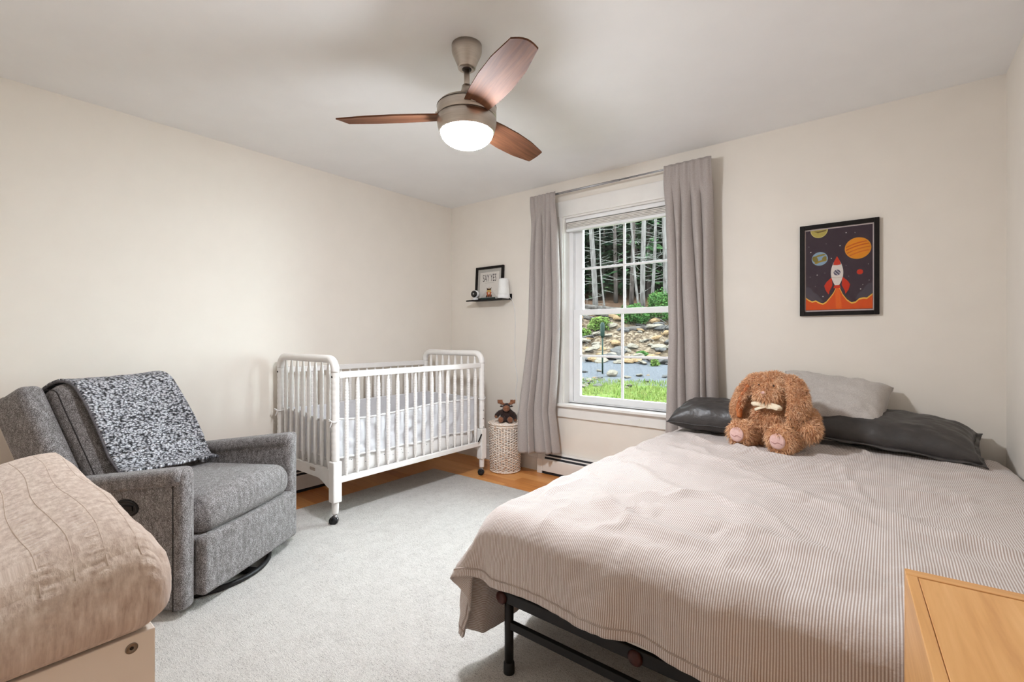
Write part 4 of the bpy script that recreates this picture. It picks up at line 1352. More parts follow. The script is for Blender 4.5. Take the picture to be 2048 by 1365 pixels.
# ------------------------------------------------------------------ plush moose on the basket
m_moose = plain('moose_dark_plush', S(66, 42, 34), S(44, 28, 24), 120, 0.95, bump=0.6, bscale=260, bdist=0.004, sheen=0.3)
m_moose2 = plain('moose_tan_plush', S(150, 98, 68), S(118, 74, 50), 120, 0.95, bump=0.6, bscale=260, bdist=0.004, sheen=0.3)
mo = thing('plush_moose', 'small dark brown plush moose sitting on the wicker basket lid', 'plush toy', (-2.548, 3.100, BH + 0.031), math.radians(38))
b = MB()
b.ell((0, 0.005, 0.048), (0.048, 0.042, 0.052))
b.ell((0, 0, 0.095), (0.034, 0.030, 0.034))
b.ell((0, -0.008, 0.128), (0.031, 0.030, 0.030))
def limb(mb, pts, rs):
    P = smooth_path(pts, 5)
    n = len(P)
    mb.tube(P, [interp(i / (n - 1), np.linspace(0, 1, len(rs)), rs) for i in range(n)], 10)
    mb.ell(P[0], (rs[0],) * 3, 10); mb.ell(P[-1], (rs[-1],) * 3, 10)
limb(b, [(-0.03, 0, 0.085), (-0.062, -0.012, 0.076), (-0.082, -0.022, 0.055)], [0.019, 0.018, 0.017])
limb(b, [(0.03, 0, 0.085), (0.062, -0.010, 0.060), (0.074, -0.020, 0.030)], [0.019, 0.018, 0.017])
limb(b, [(-0.022, -0.015, 0.026), (-0.042, -0.050, 0.024)], [0.024, 0.022])
limb(b, [(0.022, -0.015, 0.026), (0.030, -0.055, 0.024)], [0.024, 0.022])
body = fuse(b, 0.0045, 4, m_moose)
mbdy = link('body', body, mo)
tf_ = link('fur', tufts(body, 5000, 0.007, 0.0022, 4, 0.1, 0.6), mbdy); tf_.data.materials.append(m_moose); tf_['kind'] = 'stuff'
mz = MB(); mz.ell((0, -0.036, 0.118), (0.031, 0.024, 0.027), 18)
muz = mz.build('muzzle', m_moose2, mo, True)
for s in (-1, 1):
    MB().ell((s * 0.010, -0.059, 0.122), (0.0028, 0.002, 0.0028), 8).build('nostril', m_moose, muz, True)
    MB().ell((s * 0.014, -0.034, 0.143), (0.0038, 0.0035, 0.0038), 10).build('eye', m_bp, mo, True)
    MB().ell((s * 0.043, -0.004, 0.132), (0.013, 0.006, 0.008), 10).build('ear', m_moose, mo, True)
    an = MB()
    limb(an, [(s * 0.018, -0.004, 0.150), (s * 0.042, -0.006, 0.158), (s * 0.066, -0.006, 0.170)], [0.009, 0.013, 0.010])
    for dx in (0.036, 0.052, 0.068):
        limb(an, [(s * dx, -0.006, 0.162), (s * (dx + 0.003), -0.006, 0.184)], [0.008, 0.0065])
    am = fuse(an, 0.003, 3, m_moose2, 'antler')
    link('antler', am, mo)
    fx = -0.046 if s < 0 else 0.032
    ft = MB(); ft.ell((fx, -0.064, 0.027), (0.023, 0.016, 0.026), 14)
    ft.build('foot', m_moose2, mo, True)
    hx_ = (-0.085, -0.024, 0.050) if s < 0 else (0.075, -0.022, 0.022)
    MB().ell(hx_, (0.016, 0.015, 0.016), 12).build('paw', m_moose2, mo, True)

# ------------------------------------------------------------------ bed
XB0, XB1, YF, YH = -1.075, 0.405, 1.195, 3.150
RZ0 = 0.285
bf = thing('platform_bed', 'black metal platform bed under the striped duvet', 'bed', ((XB0 + XB1) / 2, (YF + YH) / 2, 0.0008))
def rail(name, x0, x1, y0, y1, z0, z1):
    return bx(name, (x0, x1, y0, y1, z0, z1), m_black, bf, 0.003)
rail('foot_rail', -1.045, 0.385, 1.228, 1.256, 0.248, RZ0)
rail('head_rail', -1.045, 0.385, 3.09, 3.118, 0.248, RZ0)
rail('side_rail', -1.045, -1.017, 1.256, 3.09, 0.248, RZ0)
rail('side_rail', 0.357, 0.385, 1.256, 3.09, 0.248, RZ0)
rail('centre_rail', -0.345, -0.317, 1.256, 3.09, 0.248, RZ0 - 0.004)
for yv in (1.243, 2.17, 3.104):
    for x in (-1.010, -0.331, 0.352):
        zt = 0.250
        lg = MB().tube([(x, yv, 0.0075), (x, yv, zt)], 0.0155, 16).build('leg', m_black, bf, True, True)
        MB().lathe([(0.0, 0.0075), (0.019, 0.0075), (0.0195, 0.012), (0.0185, 0.042), (0.016, 0.046)], 16, Matrix.Translation((x, yv, 0))).build('foot_cap', m_rubber, lg, True, True)
    bx('stretcher', (-1.000, 0.345, yv - 0.009, yv + 0.009, 0.160, 0.186), m_black, bf, 0.002)
for i in range(12):
    yv = 1.36 + i * 0.15
    bx('slat', (-1.02, 0.36, yv - 0.011, yv + 0.011, RZ0 - 0.012, RZ0 - 0.001), m_black, bf, 0.001)
m_knob = plain('dark_red_plastic', S(70, 26, 18), S(58, 22, 16), 30, 0.5)
for x in (-1.03, -0.548):
    kb = Matrix.Translation((x, 1.228, 0.262)) @ Matrix.Rotation(PI / 2, 4, 'X')
    MB().lathe([(0.0, -0.002), (0.021, -0.002), (0.022, 0.004), (0.015, 0.010), (0.0, 0.011)], 20, kb).build('bolt_cap', m_knob, bf, True, True)

mt = MB()
mt.rbox(((XB0 + XB1) / 2, (YF + YH) / 2, 0.285 + 0.122), ((XB1 - XB0) / 2 - 0.012, (YH - YF) / 2 - 0.012, 0.121), 0.05, m=6, e=4)
mto = mt.build('bed_mattress', plain('mattress_ticking', S(226, 222, 216), S(218, 214, 208), 60, 0.85), None, True)
setprops(mto, 'thick white mattress under the striped duvet on the black frame', 'mattress')

def duvet_mat():
    t = NT('pinstripe_duvet_cotton')
    uv = t.coord('UV')
    sp = t.n('ShaderNodeSeparateXYZ'); t.l(uv, sp.inputs[0])
    s = t.math('SINE', t.math('MULTIPLY', sp.outputs['X'], 2 * PI / 0.0058))
    k = t.n('ShaderNodeMapRange'); k.interpolation_type = 'SMOOTHSTEP'
    k.inputs['From Min'].default_value = -0.55; k.inputs['From Max'].default_value = 0.55
    t.l(s, k.inputs['Value'])
    v = t.coord('Object')
    nz = t.noise(v, 300, 2, 0.6)
    base = t.ramp(nz, [(0.3, S(220, 214, 211)), (0.7, S(210, 203, 200))])
    t.color(t.mixc(k.outputs['Result'], S(166, 149, 139), base))
    t.setp(0.88, 0, 0.15, 0.25)
    w = t.noise(v, 38, 4, 0.6, 0.4)
    t.bump(t.math('ADD', t.math('MULTIPLY', w, 0.8), t.math('MULTIPLY', nz, 0.15)), 0.30, 0.010)
    return t.mat
# draped duvet: flat sheet coordinates (s, t) folded over the mattress edge
RB = 0.085
ZTOP = 0.572
EX0, EX1, EY0 = XB0 + RB - 0.022, XB1 - 0.035, YF + RB - 0.035
def crease(s, t, x0, y0, x1, y1, w, h):
    d = Vector((x1 - x0, y1 - y0)); L = d.length; d /= L
    p = Vector((s - x0, t - y0)); a = p.dot(d) / L
    if a < -0.15 or a > 1.15: return 0.0
    c = p.x * -d.y + p.y * d.x + 0.02 * math.sin(a * 5 + x0 * 9)
    f = sstep(-0.1, 0.15, a) * (1 - sstep(0.85, 1.1, a))
    return h * f * math.exp(-(c / w) ** 2)
CR = [(-0.70, 2.52, -0.30, 2.42, .030, .016), (-0.95, 2.75, -0.72, 2.58, .022, .012), (-0.85, 2.35, -0.45, 2.20, .030, .014), (-0.55, 2.25, -0.25, 2.40, .025, .014),
      (-0.35, 2.30, 0.02, 2.42, .028, .016), (-0.20, 2.15, 0.25, 2.28, .03, .012), (-0.95, 1.95, -0.55, 1.70, .04, .014), (-0.60, 1.55, -0.15, 1.40, .04, .014),
      (-0.15, 1.95, 0.30, 1.75, .04, .012), (0.05, 2.55, 0.35, 2.65, .03, .012), (-0.80, 1.45, -0.35, 1.30, .035, .016), (-0.45, 2.02, -0.05, 1.80, .035, .012), (-0.60, 2.62, -0.50, 2.45, .02, .014)]
def duvet_pt(s, t):
    qx = max(EX0, min(EX1, s)); qy = max(EY0, t)
    dx, dy = s - qx, t - qy
    d = math.hypot(dx, dy)
    bump = 0.013 * fbm(s * 2.2 + 3, t * 2.2, 0.1) + 0.006 * fbm(s * 6 + 1.5 * fbm(s * 3, t * 3, 5.0), t * 6, 2.0)
    for c in CR: bump += crease(s, t, *c) * 1.15
    rid = 1 - abs(fbm(s * 3.1 + 0.6 * t, t * 2.3 - 0.4 * s, 8.0, 3)); bump += 0.010 * max(0, rid - 0.75) / 0.25
    crown = 0.018 * math.sin(PI * max(0, min(1, (s - XB0) / (XB1 - XB0)))) ** 0.5 * sstep(EY0 - 0.02, EY0 + 0.25, t)
    zt = ZTOP + bump * (1 - sstep(0.0, 0.10, d) * 0.8) + crown - 0.012 * sstep(2.9, 3.1, t)
    if d < 1e-6:
        return Vector((qx, qy, zt)), 0.0
    n = Vector((dx / d, dy / d))
    if dx < 0 and dy < 0: d *= 1 - 0.20 * abs(2 * n.x * n.y)
    lim = RB * PI / 2
    if d < lim:
        a = d / RB
        out, down = RB * math.sin(a), RB * (1 - math.cos(a))
    else:
        e = d - lim
        out, down = RB + 0.055 * e, RB + e * 0.985
    if dx > 0:                      # along the wall it only slumps a little
        out = min(out, XR - 0.012 - qx)
        return Vector((qx + n.x * out, qy, zt - down * 0.8)), d
    # folds of the hanging part
    k = sstep(0.05, 0.32, d)
    th = math.atan2(-dy, -dx)       # 0: left side, pi/2: foot side
    foot = lambda a: 0.016 * math.sin(a * 17 + 0.6) + 0.016 * fbm(a * 5, 3.1, 6.0)
    side = lambda a: 0.018 * math.sin(a * 12 + 1.0) + 0.02
    if dx < 0 and dy < 0:
        w = th / (PI / 2)
        e = math.sin(2 * th)
        fold = (lerp(side(EY0), foot(EX0), w) + 0.070 * e + 0.042 * e * math.sin(th * 7.0 + 0.4)) * k
        tw = 0.035 * math.sin(th * 4.0) * k
    elif dy < 0:
        fold = foot(s) * k; tw = 0
    else:
        fold = side(t) * k; tw = 0
    out += fold + 0.010 * fbm(s * 7, t * 7, 3.0) * sstep(0.02, 0.2, d)
    p = Vector((qx + n.x * out - n.y * tw, qy + n.y * out + n.x * tw, zt - down))
    p.z = max(p.z, 0.03)
    return p, d
S0, S1, T0, T1 = EX0 - 0.53, XB1 + 0.045, EY0 - 0.285, 3.115
NU, NV = 300, 330
verts = []; uvs = []
for j in range(NV + 1):
    for i in range(NU + 1):
        s = lerp(S0, S1, i / NU); t = lerp(T0, T1, j / NV)
        # wavy hem
        s2 = s if i > 0 else s
        p, d = duvet_pt(s, t)
        verts.append(tuple(p)); uvs.append((s, t))
faces = []
for j in range(NV):
    for i in range(NU):
        a = j * (NU + 1) + i
        faces.append((a, a + 1, a + NU + 2, a + NU + 1))
dm = MB(); dm.add(verts, faces)
dv = thing('striped_duvet', 'grey and white pinstripe duvet spread over the bed', 'duvet', ((XB0 + XB1) / 2, (YF + YH) / 2, 0.05))
dvo = dm.build('duvet_cover', duvet_mat(), dv, True, True, solid=0.012)
uvl = dvo.data.uv_layers.new(name='UVMap')
arr = np.array(uvs)
li = np.empty(len(dvo.data.loops), np.int32); dvo.data.loops.foreach_get('vertex_index', li)
uvl.data.foreach_set('uv', arr[li].astype(np.float32).ravel())
# stitched hem along the foot and the side
for nm, line in (('foot_hem', [(lerp(S0, S1 - 0.05, i / 160), T0 + 0.028) for i in range(161)]), ('side_hem', [(S0 + 0.028, lerp(T0, T1, i / 160)) for i in range(161)])):
    pts = [duvet_pt(s, t)[0] for s, t in line]
    hb = MB().tube(pts, 0.0028, 5).build(nm, plain('hem_thread_' + nm, S(176, 162, 153), S(160, 147, 139), 80, 0.9), dv, True, True)

# ------------------------------------------------------------------ pillows
def pillow(name, label, c, hw, hh, T_, rot, mat, seed, flange=0.0, sag=0.0, group=None):
    mb = MB()
    n = 44
    def fn(side):
        def g(u, v):
            a, b = 2 * u - 1, 2 * v - 1
            # corner ears stay, edges bow in slightly
            x = a * hw * (1 - 0.055 * (1 - b * b)) ; y = b * hh * (1 - 0.07 * (1 - a * a))
            k = max(0.0, (1 - abs(a) ** 4.6)) ** 0.48 * max(0.0, (1 - abs(b) ** 3.2)) ** 0.50
            w = 0.10 * fbm(a * 2.2 + seed, b * 2.2, side * 3.0) + 0.05 * fbm(a * 6 + seed, b * 6, side * 2.0)
            ray = 0.05 * math.sin(math.atan2(b, a) * 17 + seed) * sstep(0.45, 0.95, max(abs(a), abs(b)))
            zz = side * T_ * (1.34 if side > 0 else 0.62) * k * (1 + w + ray) + sag * (1 - a * a) * -1 + 0.004 * fbm(a * 4, b * 4, seed)
            return (x, y, zz)
        return g
    mb.grid(fn(1), n, n); mb.grid(lambda u, v: fn(-1)(1 - u, v), n, n)
    th_ = thing(name, label, 'pillow', c, 0, group)
    th_.rotation_euler = rot
    WM[th_] = Matrix.Translation(c) @ Euler(rot).to_matrix().to_4x4()
    mb.build('pillow_case', mat, th_, True, clean=True)
    # edge seam / flange all around
    e = []
    for k in range(4 * n):
        q = k // n; f = (k % n) / n
        u, v = ((f, 0), (1, f), (1 - f, 1), (0, 1 - f))[q]
        a, b = 2 * u - 1, 2 * v - 1
        x = a * hw * (1 - 0.055 * (1 - b * b)); y = b * hh * (1 - 0.07 * (1 - a * a))
        e.append(Vector((x, y, sag * (1 - a * a) * -1 + 0.004 * fbm(a * 4, b * 4, seed))))
    if flange:
        fb = MB(); vs = []; fs = []
        m_ = len(e)
        for k, p in enumerate(e):
            d = Vector((p.x / hw, p.y / hh, 0))
            o = Vector((p.x * (1 + flange / hw), p.y * (1 + flange / hh), p.z - 0.006 + 0.006 * math.sin(k * 0.55 + seed)))
            vs += [p * 0.985, o]
        for k in range(m_):
            k2 = (k + 1) % m_
            fs.append((2 * k, 2 * k + 1, 2 * k2 + 1, 2 * k2))
        fb.add(vs, fs); fb.build('flange', mat, th_, True, solid=0.005)
    else:
        MB().tube(e, 0.0028, 6, closed=True).build('seam', mat, th_, True)
    return th_
m_dark = plain('charcoal_satin', S(66, 62, 60), S(54, 51, 50), 14, 0.42, spec=0.5, bump=0.25, bscale=26, bdist=0.012)
t_ = NT('heather_grey_linen')
v = t_.coord('Object', (1, 3, 1)); f = t_.noise(v, 220, 3, 0.7)
t_.color(t_.ramp(f, [(0.32, S(206, 200, 194)), (0.68, S(166, 158, 152))])); t_.setp(0.92, 0, 0.15, 0.15); t_.bump(f, 0.3, 0.003)
m_heather = t_.mat
pillow('dark_pillow', 'charcoal satin pillow by the right curtain behind the plush rabbit', (-0.735, 2.985, 0.650), 0.322, 0.178, 0.088, (math.radians(5), math.radians(1), math.radians(4)), m_dark, 1.7)
pillow('dark_pillow', 'charcoal satin pillow with flanged edge beside the right wall', (-0.015, 3.075, 0.658), 0.345, 0.205, 0.074, (math.radians(10), math.radians(4), math.radians(-3)), m_dark, 4.1, flange=0.018)
pillow('grey_pillow', 'heather grey linen pillow leaning on the wall above the charcoal pillow', (-0.258, 3.120, 0.792), 0.258, 0.190, 0.072, (math.radians(38), math.radians(7), math.radians(-2)), m_heather, 7.7)

# ------------------------------------------------------------------ plush rabbit
def fur_mat(name, c1, c2, c3):
    t = NT(name)
    v = t.coord('Object')
    a = t.noise(v, 16, 3, 0.6); b = t.noise(v, 240, 2)
    f = t.math('ADD', t.math('MULTIPLY', a, 0.55), t.math('MULTIPLY', b, 0.45))
    t.color(t.ramp(f, [(0.34, c1), (0.66, c3), (0.5, c2)]))
    t.setp(0.8, 0, 0.2, 0.4)
    return t.mat
m_fur = fur_mat('rabbit_fur', S(200, 144, 100), S(224, 174, 130), S(248, 216, 182))
m_pink = plain('pink_velour', S(226, 190, 182), S(214, 174, 166), 90, 0.9, sheen=0.3)
m_ear = plain('ear_satin_orange', S(196, 116, 62), S(180, 100, 50), 30, 0.5)
ra = thing('plush_rabbit', 'brown plush rabbit with long floppy ears sitting on the bed', 'plush toy', (-0.462, 2.775, 0.592), math.radians(-13))
b = MB()
b.ell((0, 0.010, 0.118), (0.132, 0.108, 0.128), 20)
b.ell((0, 0.005, 0.205), (0.098, 0.085, 0.075), 18)
b.ell((0, -0.030, 0.292), (0.082, 0.084, 0.080), 18)
b.ell((0, -0.088, 0.262), (0.068, 0.046, 0.050), 16)
limb(b, [(0.085, 0.000, 0.205), (0.150, -0.020, 0.160), (0.172, -0.070, 0.108)], [0.040, 0.046, 0.052])
limb(b, [(-0.085, 0.000, 0.205), (-0.140, 0.000, 0.165), (-0.160, -0.020, 0.130)], [0.040, 0.044, 0.042])
limb(b, [(-0.075, -0.040, 0.062), (-0.095, -0.120, 0.058), (-0.100, -0.165, 0.062)], [0.062, 0.055, 0.054])
limb(b, [(0.078, -0.040, 0.062), (0.092, -0.125, 0.058), (0.096, -0.175, 0.062)], [0.066, 0.060, 0.058])
b.ell((-0.102, -0.182, 0.066), (0.056, 0.028, 0.062), 16)
b.ell((0.098, -0.192, 0.066), (0.058, 0.028, 0.064), 16)
body = fuse(b, 0.008, 5, m_fur)
rb = link('body', body, ra)
def keep_body(P):
    pad = ((P[:, 1] < -0.198) & (np.abs(np.abs(P[:, 0]) - 0.1) < 0.036) & (np.abs(P[:, 2] - 0.055) < 0.036))
    return ~pad
fo = link('fur', tufts(body, 28000, 0.023, 0.0030, 2, 0.30, 0.5, keep_body), rb); fo.data.materials.append(m_fur); fo['kind'] = 'stuff'
for s, path in ((-1, [(-0.045, -0.022, 0.350), (-0.098, -0.040, 0.332), (-0.146, -0.062, 0.258), (-0.168, -0.080, 0.185), (-0.162, -0.095, 0.125)]),
                (1, [(0.048, -0.022, 0.350), (0.102, -0.045, 0.328), (0.138, -0.078, 0.258), (0.142, -0.105, 0.190), (0.122, -0.122, 0.122)])):
    P = smooth_path(path, 6); n = len(P)
    ws = [interp(i / (n - 1), [0, .2, .5, .8, 1], [.026, .040, .047, .042, .016]) for i in range(n)]
    e = MB()
    e.tube(P, 0, 16, flat=[(w * 0.42, w) for w in ws], up=(s * 0.7, -0.45, 0.3))
    em = fuse(e, 0.006, 3, m_fur, 'ear')
    eo = link('ear', em, ra)
    ef = link('ear_fur', tufts(em, 6500, 0.015, 0.0027, 5 + s, 0.25, 0.5), eo); ef.data.materials.append(m_fur); ef['kind'] = 'stuff'
    if s < 0:
        il = MB(); il.tube([Vector(p) + Vector((0.026, -0.016, 0)) for p in P[9:-1]], 0, 10, flat=[(0.012, w * 0.52) for w in ws[9:-1]], up=(0.9, -0.3, 0))
        il.build('ear_lining', m_ear, eo, True)
for x, yv, zz in ((-0.102, -0.211, 0.060), (0.098, -0.222, 0.060)):
    MB().ell((x, yv, zz), (0.036, 0.010, 0.038), 18).build('foot_pad', m_pink, ra, True)
    MB().tube(smooth_path([(x - 0.024, yv - 0.008, zz - 0.004), (x - 0.008, yv - 0.0105, zz - 0.010), (x + 0.006, yv - 0.0105, zz - 0.004), (x + 0.024, yv - 0.008, zz - 0.012)], 4), 0.0016, 5).build('pad_stitch', plain('stitch_mauve', S(188, 142, 138), None, 60, 0.9), ra, True)
MB().ell((-0.004, -0.140, 0.276), (0.011, 0.007, 0.008), 12).build('nose', m_pink, ra, True)
for s in (-1, 1):
    MB().ell((s * 0.036, -0.112, 0.312), (0.0045, 0.0045, 0.0045), 10).build('eye', m_bp, ra, True)
m_rib = plain('cream_satin_ribbon', S(244, 232, 206), S(236, 222, 194), 30, 0.4)
def ribbon(path, w, name='ribbon_tail'):
    P = smooth_path(path, 5)
    MB().tube(P, 0, 8, flat=(0.0022, w), up=(0, -1, 0.1)).build(name, m_rib, bow, True)
bow = thing('neck_bow', None, None)
bpy.data.objects.remove(bow); bow = MB().ell((0.004, -0.118, 0.208), (0.012, 0.009, 0.010), 12).build('bow', m_rib, ra, True)
ribbon([(0.004, -0.120, 0.208), (-0.030, -0.130, 0.216), (-0.062, -0.126, 0.212), (-0.050, -0.120, 0.204), (0.0, -0.118, 0.206)], 0.011, 'bow_loop')
ribbon([(0.004, -0.120, 0.208), (0.034, -0.130, 0.212), (0.066, -0.128, 0.204), (0.056, -0.120, 0.196), (0.01, -0.118, 0.205)], 0.016, 'bow_loop')
ribbon([(0.0, -0.122, 0.206), (-0.024, -0.128, 0.196), (-0.052, -0.122, 0.184)], 0.007)

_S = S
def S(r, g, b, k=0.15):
    # yard and woodland colours darkened evenly: exposure against the strong sky put into colour
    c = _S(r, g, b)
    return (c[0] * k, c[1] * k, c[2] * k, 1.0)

_plain = plain
def plain(*a, **k):
    k['spec'] = 0.04
    return _plain(*a, **k)

# ------------------------------------------------------------------ outside: yard, bank and woods beyond the window
AZ = math.radians(25.5)
E_ = Vector((-math.sin(AZ), math.cos(AZ), 0)); R_ = Vector((math.cos(AZ), math.sin(AZ), 0))
def gz(d, l):
    z = interp(d, [4, 8, 11.5, 13, 15.5, 16.6, 18.3, 22, 30, 45, 70], [-0.22, -0.10, -0.03, 0.10, 0.42, 0.80, 1.75, 2.30, 3.5, 8.0, 20.0])
    amp = interp(d, [4, 11, 15, 17, 22, 70], [0.015, 0.04, 0.10, 0.32, 0.22, 0.8])
    return z + amp * fbm(d * 0.55, l * 0.55, 3.3) + amp * 0.35 * fbm(d * 2.1, l * 2.1, 9.0)
def wp(d, l, dz=0.0):
    p = E_ * d + R_ * l
    return Vector((p.x, p.y, gz(d, l) + dz))
def lat_of(px, d):
    return d * math.tan(math.atan((px - 1024) / 941.0) - math.radians(38.74) + AZ)
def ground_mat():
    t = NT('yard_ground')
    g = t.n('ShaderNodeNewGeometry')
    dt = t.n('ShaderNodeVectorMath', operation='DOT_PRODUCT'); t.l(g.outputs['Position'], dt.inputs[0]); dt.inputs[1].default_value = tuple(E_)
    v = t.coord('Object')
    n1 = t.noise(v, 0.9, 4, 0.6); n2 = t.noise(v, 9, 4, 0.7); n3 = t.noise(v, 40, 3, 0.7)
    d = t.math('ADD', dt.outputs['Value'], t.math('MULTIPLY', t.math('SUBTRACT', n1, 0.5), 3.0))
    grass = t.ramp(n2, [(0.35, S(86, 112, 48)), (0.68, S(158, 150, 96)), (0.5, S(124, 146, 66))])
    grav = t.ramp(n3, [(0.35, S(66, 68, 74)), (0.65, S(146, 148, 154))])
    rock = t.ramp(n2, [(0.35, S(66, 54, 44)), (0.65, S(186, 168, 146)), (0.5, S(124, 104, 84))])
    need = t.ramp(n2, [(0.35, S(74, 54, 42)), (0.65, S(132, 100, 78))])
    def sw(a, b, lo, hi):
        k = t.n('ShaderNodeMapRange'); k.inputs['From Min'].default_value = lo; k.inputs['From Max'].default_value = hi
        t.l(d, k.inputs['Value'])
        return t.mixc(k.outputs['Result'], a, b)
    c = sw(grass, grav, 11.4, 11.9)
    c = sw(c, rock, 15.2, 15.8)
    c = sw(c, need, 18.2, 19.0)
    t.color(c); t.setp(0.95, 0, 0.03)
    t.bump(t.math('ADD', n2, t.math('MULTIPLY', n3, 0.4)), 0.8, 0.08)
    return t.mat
gm = MB()
ND, NL = 120, 90
gv = []; gf = []
for i in range(ND + 1):
    d = 3.7 * (70 / 3.7) ** (i / ND)
    for j in range(NL + 1):
        l = lerp(-1, 1, j / NL); l = l * (6 + 0.55 * d)
        p = E_ * d + R_ * l
        gv.append((p.x, p.y, gz(d, l)))
for i in range(ND):
    for j in range(NL):
        a = i * (NL + 1) + j
        q = (a, a + 1, a + NL + 2, a + NL + 1)
        if min(gv[k][1] for k in q) < YB + 0.22: continue
        gf.append(q)
gm.add(gv, gf)
go = gm.build('ground', ground_mat(), None, True)
setprops(go, 'yard of grass, gravel and rocky bank rising to the woods outside', None, None, 'structure')
rg = random.Random(21)

# grass blades on the near lawn
gb = MB(); vs = []; fs = []
for i in range(22000):
    d = rg.uniform(6.5, 12.2); l = rg.uniform(-4.5, 5.5)
    if fbm(d * 1.2, l * 1.2, 4.0) < -0.35: continue
    p = wp(d, l); h = rg.uniform(0.03, 0.10); a = rg.uniform(0, 6.28); w = 0.012
    n = len(vs)
    vs += [p + Vector((w * math.cos(a), w * math.sin(a), -0.01)), p - Vector((w * math.cos(a), w * math.sin(a), 0.01)), p + Vector((rg.uniform(-.04, .04), rg.uniform(-.04, .04), h))]
    fs.append((n, n + 1, n + 2))
gb.add(vs, fs)
grs = gb.build('grass', plain('grass_blades', S(112, 146, 56), S(154, 162, 86), 3, 0.8), None)
setprops(grs, 'short green lawn grass seen through the lower window panes', 'grass', None, 'stuff')

# rocks
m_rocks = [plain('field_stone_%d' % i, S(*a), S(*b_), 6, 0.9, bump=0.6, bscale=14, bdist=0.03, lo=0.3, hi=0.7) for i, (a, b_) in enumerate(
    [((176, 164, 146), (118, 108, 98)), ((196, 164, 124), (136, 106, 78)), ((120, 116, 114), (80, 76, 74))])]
def rock_mesh(seed, mat):
    mb = MB(); n = 9; m = 6
    rr = random.Random(seed)
    vs = []; fs = []
    sx, sy, sz = rr.uniform(.8, 1.2), rr.uniform(.6, 1.0), rr.uniform(.4, .75)
    for i in range(m + 1):
        th = PI * i / m
        for k in range(n):
            a = 2 * PI * k / n
            q = Vector((math.sin(th) * math.cos(a), math.sin(th) * math.sin(a), -math.cos(th)))
            f = 1 + 0.38 * noise.noise(q * 1.3 + Vector((seed * 3.1, 0, 0)))
            vs.append((q.x * sx * f, q.y * sy * f, q.z * sz * f))
    for i in range(m):
        for k in range(n):
            fs.append((i * n + k, i * n + (k + 1) % n, (i + 1) * n + (k + 1) % n, (i + 1) * n + k))
    mb.add(vs, fs)
    return mb.mesh('rock', mat)
rms = [rock_mesh(i, m_rocks[i % 3]) for i in range(9)]
def rock(name, label, px, d, size, k, group=None, flat=1.0, dz=0.25):
    l = lat_of(px, d)
    o = link(name, rms[k], None, wp(d, l, size * dz))
    o.scale = (size, size * rg.uniform(0.7, 1.1), size * flat)
    o.rotation_euler = (rg.uniform(-.3, .3), rg.uniform(-.3, .3), rg.uniform(0, 6.28))
    return setprops(o, label, 'rock', group)
rock('boulder', 'tan boulder standing on the gravel beside the green stake outside', 1224, 12.9, 0.155, 0, None, 1.15, 0.5)
rock('boulder', 'pale low stone on the gravel right of the tan boulder', 1255, 12.6, 0.13, 3, None, 0.6)
rock('boulder', 'pale flat stone on the gravel near the window mullion outside', 1279, 12.8, 0.10, 6, None, 0.5)
for i in range(95):
    d = rg.uniform(14.6, 18.3)
    px = rg.uniform(1135, 1345)
    rock('bank_rock', 'jumbled tan and grey stone on the rocky bank outside', px, d, rg.uniform(0.09, 0.30), rg.randrange(9), 'stones of the rocky bank', rg.uniform(0.45, 0.9))
for i in range(110):
    d = rg.uniform(14.8, 18.3)
    px = rg.uniform(900, 1130) if i % 2 else rg.uniform(1350, 1750)
    rock('bank_rock', 'jumbled tan and grey stone on the rocky bank outside', px, d, rg.uniform(0.10, 0.32), rg.randrange(9), 'stones of the rocky bank', rg.uniform(0.45, 0.9))
for i in range(22):
    d = rg.uniform(11.0, 14.0)
    px = rg.uniform(1150, 1200) if i < 15 else rg.uniform(1200, 1340)
    rock('gravel_stone', 'small loose stone lying at the edge of the gravel', px, d, rg.uniform(0.05, 0.12), rg.randrange(9), 'small stones by the gravel', rg.uniform(0.4, 0.7))

# green stake
d = 13.2; l = lat_of(1205, d); p = wp(d, l)
st = thing('garden_stake', 'dark green metal stake standing on the gravel outside', 'stake', tuple(p))
m_stake = plain('dark_green_metal', S(36, 62, 52), S(28, 50, 42), 20, 0.5)
MB().tube([(0, 0, -0.1), (0, 0, 1.02)], 0.022, 8).build('post', m_stake, st, True)
MB().lathe([(0.03, 1.0), (0.06, 1.06), (0.062, 1.36), (0.035, 1.42), (0.0, 1.43)], 10).build('top_cap', m_stake, st, True)

# leafy shrubs
def leaf_cloud(seed, n, rx, ry, rz, size, lift=0.0):
    rr = random.Random(seed)
    vs = []; fs = []
    for i in range(n):
        while True:
            q = Vector((rr.uniform(-1, 1), rr.uniform(-1, 1), rr.uniform(-0.5, 1)))
            if q.length < 1: break
        q = q.normalized() * (q.length ** 0.45)
        f = 0.75 + 0.4 * noise.noise(q * 2.2 + Vector((seed, 0, 0)))
        c = Vector((q.x * rx * f, q.y * ry * f, (q.z * f) * rz + rz * 0.5 + lift))
        a = Vector((rr.gauss(0, 1), rr.gauss(0, 1), rr.gauss(0, .6))).normalized() * size * rr.uniform(.6, 1.4)
        b2 = a.cross(Vector((rr.gauss(0, 1), rr.gauss(0, 1), rr.gauss(0, 1)))).normalized() * size * 0.42
        n0 = len(vs)
        vs += [c - a * 0.5, c + b2 * 0.5, c + a * 0.5, c - b2 * 0.5]
        fs.append((n0, n0 + 1, n0 + 2, n0 + 3))
    mb = MB(); mb.add(vs, fs)
    return mb
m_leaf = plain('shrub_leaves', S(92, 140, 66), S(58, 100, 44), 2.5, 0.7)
m_leaf2 = plain('shrub_leaves_yellowish', S(134, 160, 76), S(92, 124, 50), 2.5, 0.7)
